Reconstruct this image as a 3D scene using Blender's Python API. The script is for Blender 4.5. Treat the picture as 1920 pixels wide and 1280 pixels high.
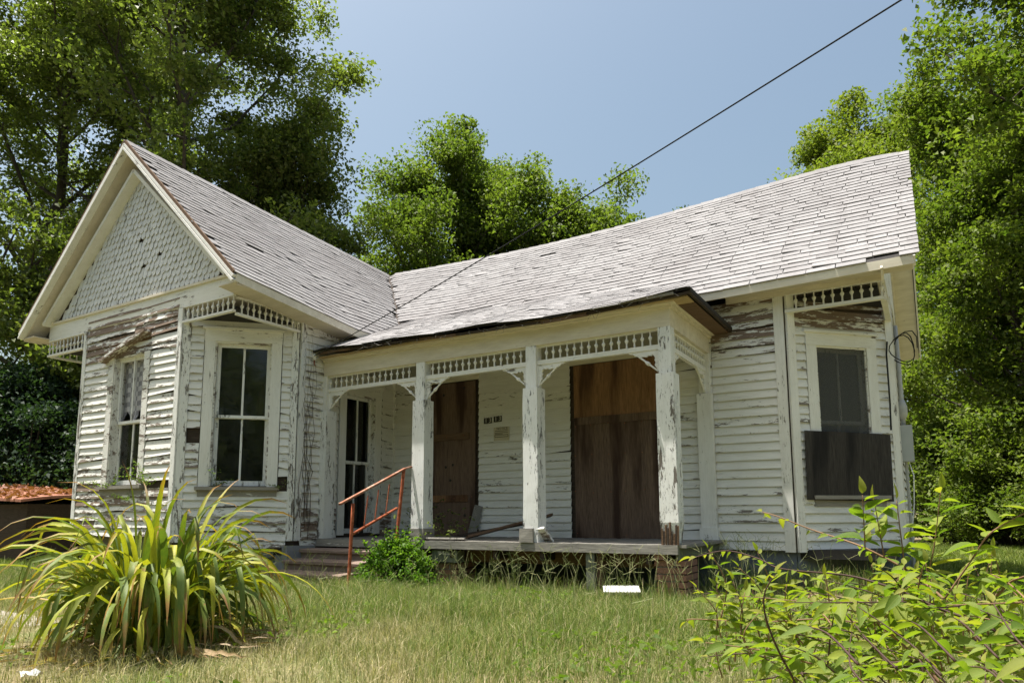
import bpy, math, random
import numpy as np
from mathutils import Matrix, Vector

# ------------------------------------------------------------------ scene, camera, light
SC = bpy.context.scene
for o in list(bpy.data.objects):
    bpy.data.objects.remove(o)
COL = SC.collection
random.seed(7)
RNG = np.random.default_rng(11)

cam_d = bpy.data.cameras.new('camera')
cam = bpy.data.objects.new('camera', cam_d)
COL.objects.link(cam)
CAM = Vector((2.276, -6.810, 0.313))
_yaw, _pitch, _roll = -0.5338, 0.126, -0.0054
_f = Vector((math.sin(_yaw) * math.cos(_pitch), math.cos(_yaw) * math.cos(_pitch), math.sin(_pitch)))
_r = Vector((math.cos(_yaw), -math.sin(_yaw), 0))
_u = _r.cross(_f)
_r2 = _r * math.cos(_roll) + _u * math.sin(_roll)
_u2 = -_r * math.sin(_roll) + _u * math.cos(_roll)
cam.matrix_world = Matrix(((_r2.x, _u2.x, -_f.x, CAM.x), (_r2.y, _u2.y, -_f.y, CAM.y), (_r2.z, _u2.z, -_f.z, CAM.z), (0, 0, 0, 1)))
cam_d.sensor_width = 36
cam_d.lens = 36 * 1287.04 / 1920
cam_d.shift_x = -0.0086
cam_d.shift_y = 0.0836
cam_d.clip_start = 0.05
cam_d.clip_end = 2000
SC.camera = cam

SUN = Vector((-0.25, -0.14, 1.0)).normalized()
w = bpy.data.worlds.new('World')
SC.world = w
w.use_nodes = True
_nt = w.node_tree
_bg = _nt.nodes['Background']
_sky = _nt.nodes.new('ShaderNodeTexSky')
_sky.sky_type = 'NISHITA'
_sky.sun_disc = False
_sky.sun_elevation = math.asin(SUN.z)
_sky.sun_rotation = math.atan2(SUN.x, SUN.y)
_sky.air_density = 1.3
_sky.dust_density = 5.0
_sky.ozone_density = 1.0
_tint = _nt.nodes.new('ShaderNodeMixRGB'); _tint.blend_type = 'MULTIPLY'; _tint.inputs[0].default_value = 1.0
_tint.inputs[2].default_value = (0.96, 1.0, 0.93, 1)
_nt.links.new(_sky.outputs[0], _tint.inputs[1]); _nt.links.new(_tint.outputs[0], _bg.inputs[0])
_bg.inputs[1].default_value = 0.095
sun_d = bpy.data.lights.new('sun', 'SUN')
sun_d.energy = 5.0
sun_d.angle = math.radians(0.53)
sun_d.color = (1.0, 0.955, 0.88)
sun = bpy.data.objects.new('sun', sun_d)
sun.rotation_euler = SUN.to_track_quat('Z', 'Y').to_euler()
sun.location = (-6, -4, 25)
COL.objects.link(sun)
SC.view_settings.view_transform = 'Standard'
SC.view_settings.look = 'None'
SC.view_settings.exposure = 0.92
SC.view_settings.gamma = 1

# ------------------------------------------------------------------ measures (metres)
XW, XL, XM = -5.018, -9.507, -7.232       # wing: right wall, left wall, ridge
YG, C1, D1 = -1.457, 1.037, 1.532         # gable plane, cut corner leg, main wall plane
XK, C2, XR = 0.961, 1.036, 1.997          # main wall corner, cut leg, right end
GZ = -0.56                                # ground
XB, XC, XD = -3.247, -1.611, 0.0          # porch posts
ZBB, ZBT, ZRB, ZBOX = 2.259, 2.473, 2.034, 1.762
EO, OV, ROV = 0.3345, 0.282, 0.329
YR = 3.8075
YREAR = 6.08
Q = math.sqrt(0.5)

# ------------------------------------------------------------------ helpers
WM = {}
def reg(o, M, parent=None):
    if parent is not None:
        o.parent = parent
        o.matrix_basis = WM[parent.name].inverted() @ M
    else:
        o.matrix_basis = M
    WM[o.name] = M.copy()
    return o
I4 = Matrix.Identity(4)
def T(x, y, z): return Matrix.Translation((x, y, z))
def frame(P, ex, ey, ez):
    return Matrix(((ex[0], ey[0], ez[0], P[0]), (ex[1], ey[1], ez[1], P[1]), (ex[2], ey[2], ez[2], P[2]), (0, 0, 0, 1)))
def tag(o, label=None, cat=None, group=None, kind=None):
    if label: o['label'] = label
    if cat: o['category'] = cat
    if group: o['group'] = group
    if kind: o['kind'] = kind
    return o
def empty(name, P, parent=None, M=None):
    o = bpy.data.objects.new(name, None)
    o.empty_display_size = 0.1
    COL.objects.link(o)
    return reg(o, M if M is not None else T(*P), parent)
def obj(name, me, mat, parent=None, M=I4):
    o = bpy.data.objects.new(name, me)
    COL.objects.link(o)
    if mat is not None and len(me.materials) == 0:
        me.materials.append(mat)
    return reg(o, M, parent)

class MB:
    def __init__(s): s.v = []; s.f = []
    def add(s, v, f, M=None):
        b = len(s.v)
        s.v += [tuple(M @ Vector(p)) for p in v] if M is not None else [tuple(p) for p in v]
        s.f += [tuple(i + b for i in q) for q in f]
        return s
    def box(s, x0, x1, y0, y1, z0, z1, M=None, j=0.0):
        v = [(x, y, z) for x in (x0, x1) for y in (y0, y1) for z in (z0, z1)]
        if j: v = [tuple(c + random.uniform(-j, j) for c in p) for p in v]
        return s.add(v, [(0, 1, 3, 2), (4, 6, 7, 5), (0, 4, 5, 1), (2, 3, 7, 6), (0, 2, 6, 4), (1, 5, 7, 3)], M)
    def bar(s, a, b, w_, h, up=(0, 0, 1), M=None):
        a = Vector(a); b = Vector(b); d = b - a; L = d.length; ex = d / L
        ey = Vector(up).cross(ex).normalized(); ez = ex.cross(ey)
        F = frame(a, ex, ey, ez)
        return s.box(0, L, -w_ / 2, w_ / 2, -h / 2, h / 2, F if M is None else M @ F)
    def prism(s, poly, y0, y1, M=None):
        n = len(poly)
        v = [(p[0], y0, p[1]) for p in poly] + [(p[0], y1, p[1]) for p in poly]
        f = [tuple(range(n)), tuple(range(2 * n - 1, n - 1, -1))]
        f += [(i, i + n, (i + 1) % n + n, (i + 1) % n) for i in range(n)]
        return s.add(v, f, M)
    def tube(s, pts, r, n=5, cap=True, M=None):
        pts = [Vector(p) for p in pts]; m = len(pts)
        if not hasattr(r, '__len__'): r = [r] * m
        v = []; f = []
        ref = Vector((0.31, 0.17, 0.93))
        for i, p in enumerate(pts):
            d = (pts[min(i + 1, m - 1)] - pts[max(i - 1, 0)])
            d = d.normalized() if d.length > 1e-9 else Vector((0, 0, 1))
            a = d.cross(ref)
            if a.length < 0.05: a = d.cross(Vector((1, 0, 0)))
            a.normalize(); b = d.cross(a)
            for k in range(n):
                t = 2 * math.pi * k / n
                v.append(p + a * (r[i] * math.cos(t)) + b * (r[i] * math.sin(t)))
        for i in range(m - 1):
            for k in range(n):
                f.append((i * n + k, i * n + (k + 1) % n, (i + 1) * n + (k + 1) % n, (i + 1) * n + k))
        if cap:
            f.append(tuple(range(n - 1, -1, -1))); f.append(tuple((m - 1) * n + k for k in range(n)))
        return s.add(v, f, M)
    def lathe(s, prof, n=8, M=None):
        v = []; f = []
        for r, z in prof:
            for k in range(n):
                t = 2 * math.pi * k / n
                v.append((r * math.cos(t), r * math.sin(t), z))
        for i in range(len(prof) - 1):
            for k in range(n):
                f.append((i * n + k, i * n + (k + 1) % n, (i + 1) * n + (k + 1) % n, (i + 1) * n + k))
        f.append(tuple(range(n - 1, -1, -1))); f.append(tuple((len(prof) - 1) * n + k for k in range(n)))
        return s.add(v, f, M)
    def mesh(s, name):
        me = bpy.data.meshes.new(name)
        me.from_pydata(s.v, [], s.f)
        me.update()
        return me
    def build(s, name, mat, parent=None, M=I4, smooth=False):
        me = s.mesh(name)
        if smooth: me.polygons.foreach_set('use_smooth', [True] * len(me.polygons))
        return obj(name, me, mat, parent, M)

def sheet(fn, nu, nv, thick, flip=False):
    """closed slab over fn(u,v) -> point, thickness downward"""
    m = MB()
    top = [[Vector(fn(i / nu, j / nv)) for j in range(nv + 1)] for i in range(nu + 1)]
    v = [p for row in top for p in row] + [p - Vector((0, 0, thick)) for row in top for p in row]
    n = (nu + 1) * (nv + 1)
    ix = lambda i, j: i * (nv + 1) + j
    f = []
    for i in range(nu):
        for j in range(nv):
            f.append((ix(i, j), ix(i + 1, j), ix(i + 1, j + 1), ix(i, j + 1)))
            f.append((n + ix(i, j), n + ix(i, j + 1), n + ix(i + 1, j + 1), n + ix(i + 1, j)))
    for i in range(nu):
        f.append((ix(i, 0), n + ix(i, 0), n + ix(i + 1, 0), ix(i + 1, 0)))
        f.append((ix(i, nv), ix(i + 1, nv), n + ix(i + 1, nv), n + ix(i, nv)))
    for j in range(nv):
        f.append((ix(0, j), ix(0, j + 1), n + ix(0, j + 1), n + ix(0, j)))
        f.append((ix(nu, j), n + ix(nu, j), n + ix(nu, j + 1), ix(nu, j + 1)))
    return m.add(v, f)

def poly_mesh(name, V, k):
    """V: (n*k,3) array, one k-gon per k rows"""
    V = np.ascontiguousarray(V, dtype=np.float32)
    n = len(V) // k
    me = bpy.data.meshes.new(name)
    me.vertices.add(n * k); me.vertices.foreach_set('co', V.ravel())
    me.loops.add(n * k); me.loops.foreach_set('vertex_index', np.arange(n * k, dtype=np.int32))
    me.polygons.add(n); me.polygons.foreach_set('loop_start', np.arange(n, dtype=np.int32) * k)
    me.update(calc_edges=True)
    return me
def face_mesh(name, V, F):
    """V (n,3), F list of (m,4) int array of quads"""
    me = bpy.data.meshes.new(name)
    V = np.ascontiguousarray(V, dtype=np.float32); F = np.ascontiguousarray(F, dtype=np.int32)
    me.vertices.add(len(V)); me.vertices.foreach_set('co', V.ravel())
    me.loops.add(F.size); me.loops.foreach_set('vertex_index', F.ravel())
    me.polygons.add(len(F)); me.polygons.foreach_set('loop_start', np.arange(len(F), dtype=np.int32) * F.shape[1])
    me.update(calc_edges=True)
    return me

# ------------------------------------------------------------------ materials
class NT:
    def __init__(s, name):
        s.m = bpy.data.materials.new(name); s.m.use_nodes = True
        s.t = s.m.node_tree; s.t.nodes.clear()
        s.out = s.n('ShaderNodeOutputMaterial')
    def n(s, t, **k):
        o = s.t.nodes.new(t)
        for a, b in k.items(): setattr(o, a, b)
        return o
    def l(s, a, b): s.t.links.new(a, b)
    def coords(s, sc, rnd=23.0, kind='Object'):
        tc = s.n('ShaderNodeTexCoord'); oi = s.n('ShaderNodeObjectInfo')
        mp = s.n('ShaderNodeMapping'); mp.inputs['Scale'].default_value = sc
        add = s.n('ShaderNodeVectorMath', operation='ADD')
        mul = s.n('ShaderNodeVectorMath', operation='SCALE')
        cx = s.n('ShaderNodeCombineXYZ')
        for i in range(3): s.l(oi.outputs['Random'], cx.inputs[i])
        s.l(cx.outputs[0], mul.inputs[0]); mul.inputs['Scale'].default_value = rnd
        s.l(tc.outputs[kind], mp.inputs['Vector'])
        s.l(mp.outputs[0], add.inputs[0]); s.l(mul.outputs[0], add.inputs[1])
        return add.outputs[0]
    def noise(s, vec, scale, detail=6, rough=0.6, dist=0.0):
        o = s.n('ShaderNodeTexNoise')
        o.inputs['Scale'].default_value = scale; o.inputs['Detail'].default_value = detail
        o.inputs['Roughness'].default_value = rough; o.inputs['Distortion'].default_value = dist
        if vec is not None: s.l(vec, o.inputs['Vector'])
        return o.outputs['Fac']
    def ramp(s, fac, stops, interp='LINEAR'):
        o = s.n('ShaderNodeValToRGB'); cr = o.color_ramp; cr.interpolation = interp
        while len(cr.elements) < len(stops): cr.elements.new(0.5)
        for e, (p, c) in zip(cr.elements, stops):
            e.position = p; e.color = tuple(c) + (1,) if hasattr(c, '__len__') else (c, c, c, 1)
        s.l(fac, o.inputs[0]); return o.outputs[0]
    def cmix(s, fac, a, b, mode='MIX'):
        o = s.n('ShaderNodeMixRGB', blend_type=mode)
        for i, val in enumerate((fac, a, b)):
            if hasattr(val, 'links'): s.l(val, o.inputs[i])
            elif hasattr(val, '__len__'): o.inputs[i].default_value = tuple(val) + (1,)
            else: o.inputs[i].default_value = val
        return o.outputs[0]
    def math(s, op, a, b=0.0):
        o = s.n('ShaderNodeMath', operation=op)
        for i, val in enumerate((a, b)):
            if hasattr(val, 'links'): s.l(val, o.inputs[i])
            else: o.inputs[i].default_value = val
        return o.outputs[0]
    def bump(s, h, strength=0.3, dist=0.01):
        o = s.n('ShaderNodeBump'); o.inputs['Strength'].default_value = strength
        o.inputs['Distance'].default_value = dist; s.l(h, o.inputs['Height']); return o.outputs[0]
    def bsdf(s, color, rough=0.8, normal=None, spec=0.25, metal=0.0):
        o = s.n('ShaderNodeBsdfPrincipled')
        if hasattr(color, 'links'): s.l(color, o.inputs['Base Color'])
        else: o.inputs['Base Color'].default_value = tuple(color) + (1,)
        if hasattr(rough, 'links'): s.l(rough, o.inputs['Roughness'])
        else: o.inputs['Roughness'].default_value = rough
        o.inputs['Specular IOR Level'].default_value = spec
        o.inputs['Metallic'].default_value = metal
        if normal is not None: s.l(normal, o.inputs['Normal'])
        s.l(o.outputs[0], s.out.inputs['Surface'])
        return o

def paint(name, wear, axis='x', white=(0.80, 0.79, 0.76), wood=(0.20, 0.175, 0.15), dirt=0.35, edge=0.0, chips=0.5):
    t = NT(name)
    a, b = 1.6, 7.0
    sc = {'x': (a, b, b), 'z': (b, b, a)}[axis]
    v = t.coords(sc)
    big = t.noise(v, 0.9, 3, 0.5)
    n1 = t.noise(v, 3.2, 9, 0.72, 0.4)
    m = t.math('ADD', t.math('MULTIPLY', n1, 0.72), t.math('MULTIPLY', big, 0.28))
    fv = t.coords({'x': (5, 26, 26), 'z': (26, 26, 5)}[axis])
    n2 = t.noise(fv, 2.2, 8, 0.75, 0.8)
    if edge:
        tc = t.n('ShaderNodeTexCoord'); sp = t.n('ShaderNodeSeparateXYZ'); t.l(tc.outputs['Object'], sp.inputs[0])
        e = t.ramp(sp.outputs['Z'], [(0.0, 1.0), (0.045, 0.0)])
        m = t.math('ADD', m, t.math('MULTIPLY', t.math('MULTIPLY', e, n2), edge))
    mask1 = t.ramp(m, [(max(0.0, wear - 0.010), 0.0), (wear + 0.010, 1.0)])
    ch = t.math('ADD', t.math('MULTIPLY', n2, 0.75), t.math('MULTIPLY', big, 0.25))
    mask2 = t.ramp(ch, [(0.630 - 0.09 * (chips - 0.5), 0.0), (0.645 - 0.09 * (chips - 0.5), 1.0)])
    mask = t.math('MAXIMUM', mask1, mask2)
    fine = t.coords({'x': (6, 90, 90), 'z': (90, 90, 6)}[axis])
    g = t.noise(fine, 1.0, 5, 0.7)
    woodc = t.cmix(g, [c * 0.35 for c in wood], [min(1, c * 1.6) for c in wood])
    d = t.noise(v, 1.3, 6, 0.7)
    dm = t.ramp(d, [(0.32, 0.0), (0.72, 1.0)])
    dirtc = t.cmix(t.math('MULTIPLY', dm, dirt), white, [white[0] * 0.58, white[1] * 0.55, white[2] * 0.48])
    gr = t.ramp(g, [(0.30, 0.0), (0.62, 1.0)])
    dirtc = t.cmix(t.math('MULTIPLY', t.math('SUBTRACT', 1.0, gr), 0.30), dirtc, [white[0] * 0.62, white[1] * 0.60, white[2] * 0.55])
    ck = t.noise(t.coords({'x': (3, 40, 40), 'z': (40, 40, 3)}[axis]), 1.6, 4, 0.8)
    ckm = t.ramp(ck, [(0.29, 1.0), (0.335, 0.0)])
    pc = t.cmix(t.math('MULTIPLY', ckm, 0.75), dirtc, [c * 0.6 for c in wood])
    col = t.cmix(mask, pc, woodc)
    hgt = t.math('SUBTRACT', t.math('MULTIPLY', g, 0.3), t.math('MULTIPLY', mask, 0.9))
    t.bsdf(col, 0.72, t.bump(hgt, 0.7, 0.005), 0.25)
    return t.m
PA = paint('paint_sound', 0.645, edge=0.10, chips=0.45)
PBm = paint('paint_flaking', 0.595, edge=0.14, chips=0.8)
PCm = paint('paint_peeling', 0.545, edge=0.14, chips=1.1, wood=(0.21, 0.17, 0.14))
PDm = paint('paint_rotted', 0.475, edge=0.1, chips=1.2, wood=(0.20, 0.145, 0.11))
PZ = paint('paint_post', 0.58, 'z', chips=1.05, white=(0.80, 0.80, 0.79), wood=(0.16, 0.155, 0.15), dirt=0.12)
PZ2 = paint('paint_post_rotten', 0.56, 'z', chips=1.15, white=(0.78, 0.78, 0.76), wood=(0.16, 0.14, 0.12), dirt=0.2)
PZA = paint('paint_corner_board', 0.62, 'z', chips=0.75, dirt=0.3)
PCR = paint('paint_cream', 0.69, white=(0.74, 0.685, 0.575), dirt=0.6)
PSO = paint('paint_soffit', 0.72, white=(0.66, 0.60, 0.52), dirt=0.5)
PSC = paint('paint_scale', 0.61, 'z', white=(0.70, 0.705, 0.715), wood=(0.22, 0.21, 0.20), dirt=0.45, chips=0.8)
PBR = paint('paint_bare_gray', 0.40, wood=(0.27, 0.25, 0.22))

def woodmat(name, dark, light, axis='x', stain=None, sc=1.0, rough=0.85):
    t = NT(name)
    v = t.coords({'x': (1.2 * sc, 16 * sc, 16 * sc), 'z': (16 * sc, 16 * sc, 1.2 * sc)}[axis])
    g = t.noise(v, 1.6, 8, 0.68, 1.2)
    c = t.ramp(g, [(0.25, dark), (0.72, light)])
    fine = t.noise(t.coords({'x': (8, 160, 160), 'z': (160, 160, 8)}[axis]), 1.0, 3, 0.6)
    c = t.cmix(0.45, c, t.ramp(fine, [(0.3, [k * 0.35 for k in dark]), (0.7, [min(1, k * 1.3) for k in light])]))
    if stain:
        st = t.noise(t.coords((4.2, 4.2, 0.55)), 1.0, 3, 0.5)
        c = t.cmix(t.ramp(st, [(0.5, 0.0), (0.64, 0.85)]), c, stain)
    t.bsdf(c, rough, t.bump(fine, 0.3, 0.003), 0.2)
    return t.m
W_PLY = woodmat('plywood_brown', (0.12, 0.066, 0.034), (0.32, 0.175, 0.088), 'z', (0.058, 0.028, 0.016), 0.7)
W_PLYD = woodmat('plywood_dark', (0.075, 0.049, 0.036), (0.20, 0.134, 0.096), 'z', (0.034, 0.016, 0.011), 0.7)
W_PLYG = woodmat('plywood_blackened', (0.017, 0.015, 0.014), (0.065, 0.057, 0.051), 'z', (0.012, 0.011, 0.011), 0.8)
W_GRAY = woodmat('weathered_wood', (0.10, 0.092, 0.080), (0.33, 0.31, 0.275))
W_GREEN = woodmat('mossy_wood', (0.07, 0.075, 0.055), (0.21, 0.22, 0.165), 'z')
W_DARK = woodmat('rotten_wood', (0.018, 0.013, 0.010), (0.075, 0.055, 0.042))
W_BROWN = woodmat('brown_wood', (0.06, 0.035, 0.022), (0.19, 0.12, 0.075))
W_YEL = woodmat('bare_pine', (0.24, 0.16, 0.075), (0.50, 0.385, 0.22))

def flat(name, c, rough=0.8, var=0.25, scale=8.0, spec=0.25, metal=0.0, bump=0.15):
    t = NT(name)
    n = t.noise(t.coords((1, 1, 1)), scale, 7, 0.65)
    col = t.cmix(n, [k * (1 - var) for k in c], [min(1, k * (1 + var)) for k in c])
    t.bsdf(col, rough, t.bump(n, bump, 0.01), spec, metal)
    return t.m
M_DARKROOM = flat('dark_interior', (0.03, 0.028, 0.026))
M_FOUND = flat('painted_block', (0.15, 0.165, 0.185), 0.9, 0.3, 5)
M_STONE = flat('field_stone', (0.22, 0.23, 0.24), 0.9, 0.45, 6, bump=0.5)
M_BRICK = flat('old_brick', (0.24, 0.13, 0.09), 0.92, 0.4, 22, bump=0.4)
M_MORTAR = flat('mortar', (0.24, 0.21, 0.18), 0.95, 0.3, 20)
M_STEP = flat('step_concrete', (0.22, 0.16, 0.13), 0.92, 0.4, 9, bump=0.4)
M_PATH = flat('path_concrete', (0.30, 0.27, 0.23), 0.9, 0.2, 7)
M_METER = flat('grey_metal_box', (0.40, 0.42, 0.42), 0.5, 0.12, 10, 0.4)
M_PIPE = flat('grey_conduit', (0.42, 0.42, 0.40), 0.55, 0.2, 10, 0.4)
M_CABLE = flat('black_cable', (0.012, 0.012, 0.014), 0.5, 0.1)
M_WHITE = flat('white_foam', (0.80, 0.80, 0.78), 0.7, 0.06)
M_PAPER = flat('notice_paper', (0.50, 0.45, 0.34), 0.9, 0.08)
M_INK = flat('black_ink', (0.03, 0.028, 0.025), 0.8, 0.05)
M_TILE = flat('number_tile', (0.035, 0.032, 0.028), 0.6, 0.1)
M_DIGIT = flat('number_digit', (0.58, 0.54, 0.44), 0.7, 0.1)
M_TAR = flat('tar_paper', (0.028, 0.025, 0.024), 0.8, 0.5, 12, bump=0.4)
M_VINE = flat('dry_vine', (0.10, 0.075, 0.055), 0.9, 0.3)
M_RED = flat('red_cloth', (0.16, 0.05, 0.04), 0.9, 0.3)

def rustmat():
    t = NT('rusty_iron'); v = t.coords((1, 1, 1))
    n = t.noise(v, 22, 8, 0.7)
    c = t.ramp(n, [(0.3, (0.10, 0.028, 0.014)), (0.52, (0.33, 0.085, 0.035)), (0.66, (0.42, 0.16, 0.08)), (0.78, (0.60, 0.50, 0.42))])
    t.bsdf(c, 0.85, t.bump(n, 0.5, 0.004), 0.25)
    return t.m
M_RUST = rustmat()
def railtop():
    t = NT('faded_rail_paint'); v = t.coords((1, 1, 1))
    n = t.noise(v, 16, 8, 0.7)
    c = t.ramp(n, [(0.36, (0.20, 0.06, 0.03)), (0.52, (0.30, 0.14, 0.085)), (0.62, (0.42, 0.31, 0.24)), (0.75, (0.48, 0.40, 0.34))])
    t.bsdf(c, 0.8, t.bump(n, 0.4, 0.003), 0.25)
    return t.m
M_RAIL = railtop()

def glassmat():
    t = NT('window_glass')
    fr = t.n('ShaderNodeFresnel'); fr.inputs[0].default_value = 1.5
    tr = t.n('ShaderNodeBsdfTransparent'); tr.inputs[0].default_value = (0.55, 0.58, 0.56, 1)
    gl = t.n('ShaderNodeBsdfGlossy'); gl.inputs['Roughness'].default_value = 0.06
    gl.inputs[0].default_value = (0.8, 0.8, 0.8, 1)
    n = t.noise(t.coords((1, 1, 1)), 3, 2); b = t.bump(n, 0.12, 0.02); t.l(b, gl.inputs['Normal'])
    df = t.n('ShaderNodeBsdfDiffuse'); df.inputs[0].default_value = (0.10, 0.105, 0.095, 1)
    m1 = t.n('ShaderNodeMixShader'); m2 = t.n('ShaderNodeMixShader')
    d = t.ramp(t.noise(t.coords((1, 1, 1)), 5, 6, 0.7), [(0.35, 0.04), (0.75, 0.30)])
    t.l(d, m2.inputs[0]); t.l(tr.outputs[0], m2.inputs[1]); t.l(df.outputs[0], m2.inputs[2])
    t.l(fr.outputs[0], m1.inputs[0]); t.l(m2.outputs[0], m1.inputs[1]); t.l(gl.outputs[0], m1.inputs[2])
    t.l(m1.outputs[0], t.out.inputs['Surface'])
    return t.m
M_GLASS = glassmat()
def screenmat():
    t = NT('insect_screen')
    tr = t.n('ShaderNodeBsdfTransparent'); df = t.n('ShaderNodeBsdfDiffuse')
    df.inputs[0].default_value = (0.10, 0.10, 0.095, 1)
    m = t.n('ShaderNodeMixShader'); m.inputs[0].default_value = 0.5
    t.l(tr.outputs[0], m.inputs[1]); t.l(df.outputs[0], m.inputs[2]); t.l(m.outputs[0], t.out.inputs['Surface'])
    return t.m
M_SCREEN = screenmat()
def curtainmat(check):
    t = NT('checked_curtain' if check else 'plain_curtain')
    if check:
        tc = t.n('ShaderNodeTexCoord'); ck = t.n('ShaderNodeTexChecker')
        ck.inputs['Scale'].default_value = 14.5; t.l(tc.outputs['Object'], ck.inputs['Vector'])
        ck.inputs[1].default_value = (0.46, 0.45, 0.48, 1); ck.inputs[2].default_value = (0.25, 0.245, 0.27, 1)
        c = ck.outputs[0]
    else:
        c = t.ramp(t.noise(t.coords((1, 1, 1)), 6), [(0.3, (0.16, 0.16, 0.15)), (0.7, (0.26, 0.26, 0.24))])
    t.bsdf(c, 0.95, None, 0.1)
    return t.m
M_CHECK = curtainmat(True); M_CURT = curtainmat(False)

def shinglemat():
    t = NT('asphalt_shingle')
    g = t.n('ShaderNodeNewGeometry'); oi = t.n('ShaderNodeObjectInfo')
    r = t.math('FRACT', t.math('ADD', g.outputs['Random Per Island'], t.math('MULTIPLY', oi.outputs['Random'], 7.31)))
    c = t.ramp(r, [(0.0, (0.275, 0.268, 0.272)), (0.5, (0.305, 0.297, 0.301)), (0.95, (0.330, 0.322, 0.326)), (1.0, (0.24, 0.232, 0.235))])
    gp = g.outputs['Position']
    n = t.noise(gp, 60, 5, 0.75)
    mid = t.noise(gp, 9, 7, 0.78)
    big = t.noise(gp, 0.8, 6, 0.65)
    mp = t.n('ShaderNodeMapping'); mp.inputs['Scale'].default_value = (7.0, 0.7, 0.7); t.l(gp, mp.inputs['Vector'])
    streak = t.noise(mp.outputs[0], 1.0, 5, 0.65)
    c = t.cmix(t.ramp(mid, [(0.56, 0.0), (0.68, 0.7)]), c, (0.150, 0.138, 0.135))
    c = t.cmix(t.ramp(streak, [(0.52, 0.0), (0.72, 0.45)]), c, (0.185, 0.172, 0.172))
    c = t.cmix(t.ramp(big, [(0.42, 0.0), (0.68, 0.55)]), c, (0.20, 0.186, 0.188))
    c = t.cmix(t.ramp(n, [(0.35, 0.4), (0.65, 0.0)]), c, (0.16, 0.15, 0.15))
    t.bsdf(c, 0.95, t.bump(t.math('ADD', n, mid), 0.6, 0.004), 0.15)
    return t.m
M_SHING = shinglemat()

def leafmat(name, stops, trans=0.45, rough=0.55, spec=0.2, objrand=False):
    t = NT(name)
    g = t.n('ShaderNodeNewGeometry'); oi = t.n('ShaderNodeObjectInfo')
    r = t.math('FRACT', t.math('ADD', g.outputs['Random Per Island'], t.math('MULTIPLY', oi.outputs['Random'], 5.37 if objrand else 0.0)))
    c = t.ramp(r, stops)
    big = t.noise(g.outputs['Position'], 0.8, 4, 0.65)
    c = t.cmix(t.ramp(big, [(0.45, 0.0), (0.7, 0.6)]), c, [k * 1.25 for k in stops[-1][1]])
    c = t.cmix(t.ramp(big, [(0.3, 0.5), (0.48, 0.0)]), c, stops[0][1])
    p = t.n('ShaderNodeBsdfPrincipled'); t.l(c, p.inputs['Base Color'])
    p.inputs['Roughness'].default_value = rough; p.inputs['Specular IOR Level'].default_value = spec
    tl = t.n('ShaderNodeBsdfTranslucent')
    tcx = t.cmix(1.0, c, (1.25, 1.5, 0.45), 'MULTIPLY'); t.l(tcx, tl.inputs[0])
    m = t.n('ShaderNodeMixShader'); m.inputs[0].default_value = trans
    t.l(p.outputs[0], m.inputs[1]); t.l(tl.outputs[0], m.inputs[2]); t.l(m.outputs[0], t.out.inputs['Surface'])
    return t.m
L_OAK = leafmat('leaf_dull_green', [(0.0, (0.085, 0.115, 0.034)), (0.5, (0.140, 0.175, 0.050)), (1.0, (0.205, 0.230, 0.075))], 0.46, 0.45, 0.35)
L_MID = leafmat('leaf_mid_green', [(0.0, (0.070, 0.108, 0.026)), (0.5, (0.118, 0.162, 0.038)), (1.0, (0.178, 0.212, 0.054))])
L_BRI = leafmat('leaf_bright_green', [(0.0, (0.064, 0.104, 0.019)), (0.5, (0.115, 0.158, 0.031)), (1.0, (0.178, 0.208, 0.046))])
L_YEL = leafmat('leaf_yellow_green', [(0.0, (0.110, 0.150, 0.030)), (1.0, (0.200, 0.220, 0.050))])
L_BLU = leafmat('leaf_shaded_blue_green', [(0.0, (0.018, 0.038, 0.022)), (1.0, (0.040, 0.068, 0.036))], 0.3)  # darkened so the leaf colour carries the shade at the left edge
L_NAN = leafmat('leaf_small_green', [(0.0, (0.050, 0.125, 0.014)), (0.6, (0.085, 0.175, 0.022)), (1.0, (0.160, 0.240, 0.030))])
L_WEED = leafmat('leaf_sprig_green', [(0.0, (0.07, 0.12, 0.02)), (1.0, (0.15, 0.20, 0.035))])
L_DEAD = leafmat('leaf_dead_brown', [(0.0, (0.16, 0.06, 0.035)), (1.0, (0.30, 0.13, 0.08))], 0.2)
BARK = woodmat('bark', (0.028, 0.023, 0.018), (0.11, 0.092, 0.075), 'z')

# ------------------------------------------------------------------ ground
def ground_z(x, y):
    return GZ + 0.025 * np.sin(x * 0.9 + 1.3) * np.cos(y * 0.8) + 0.015 * np.sin(x * 2.3) * np.sin(y * 2.1 + 0.5)
def groundmat():
    t = NT('yard_soil')
    gp = t.n('ShaderNodeNewGeometry').outputs['Position']
    a = t.noise(gp, 0.8, 5, 0.65); b = t.noise(gp, 26, 6, 0.7)
    c = t.cmix(b, (0.13, 0.095, 0.055), (0.40, 0.32, 0.20))
    gcol = t.cmix(b, (0.05, 0.075, 0.02), (0.14, 0.17, 0.05))
    c = t.cmix(t.ramp(a, [(0.40, 0.0), (0.58, 0.9)]), c, gcol)
    t.bsdf(c, 0.95, t.bump(b, 0.6, 0.02), 0.1)
    return t.m
_ax = np.concatenate([np.linspace(-400, -16, 14), np.linspace(-15, 14, 88), np.linspace(15, 400, 14)])
_ay = np.concatenate([np.linspace(-400, -9, 10), np.linspace(-8.5, 16, 76), np.linspace(17, 500, 16)])
_gx, _gy = np.meshgrid(_ax, _ay, indexing='ij')
_gv = np.stack([_gx, _gy, ground_z(_gx, _gy)], -1).reshape(-1, 3)
_n0, _n1 = len(_ax), len(_ay)
_gi = np.arange(_n0 * _n1).reshape(_n0, _n1)
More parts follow.
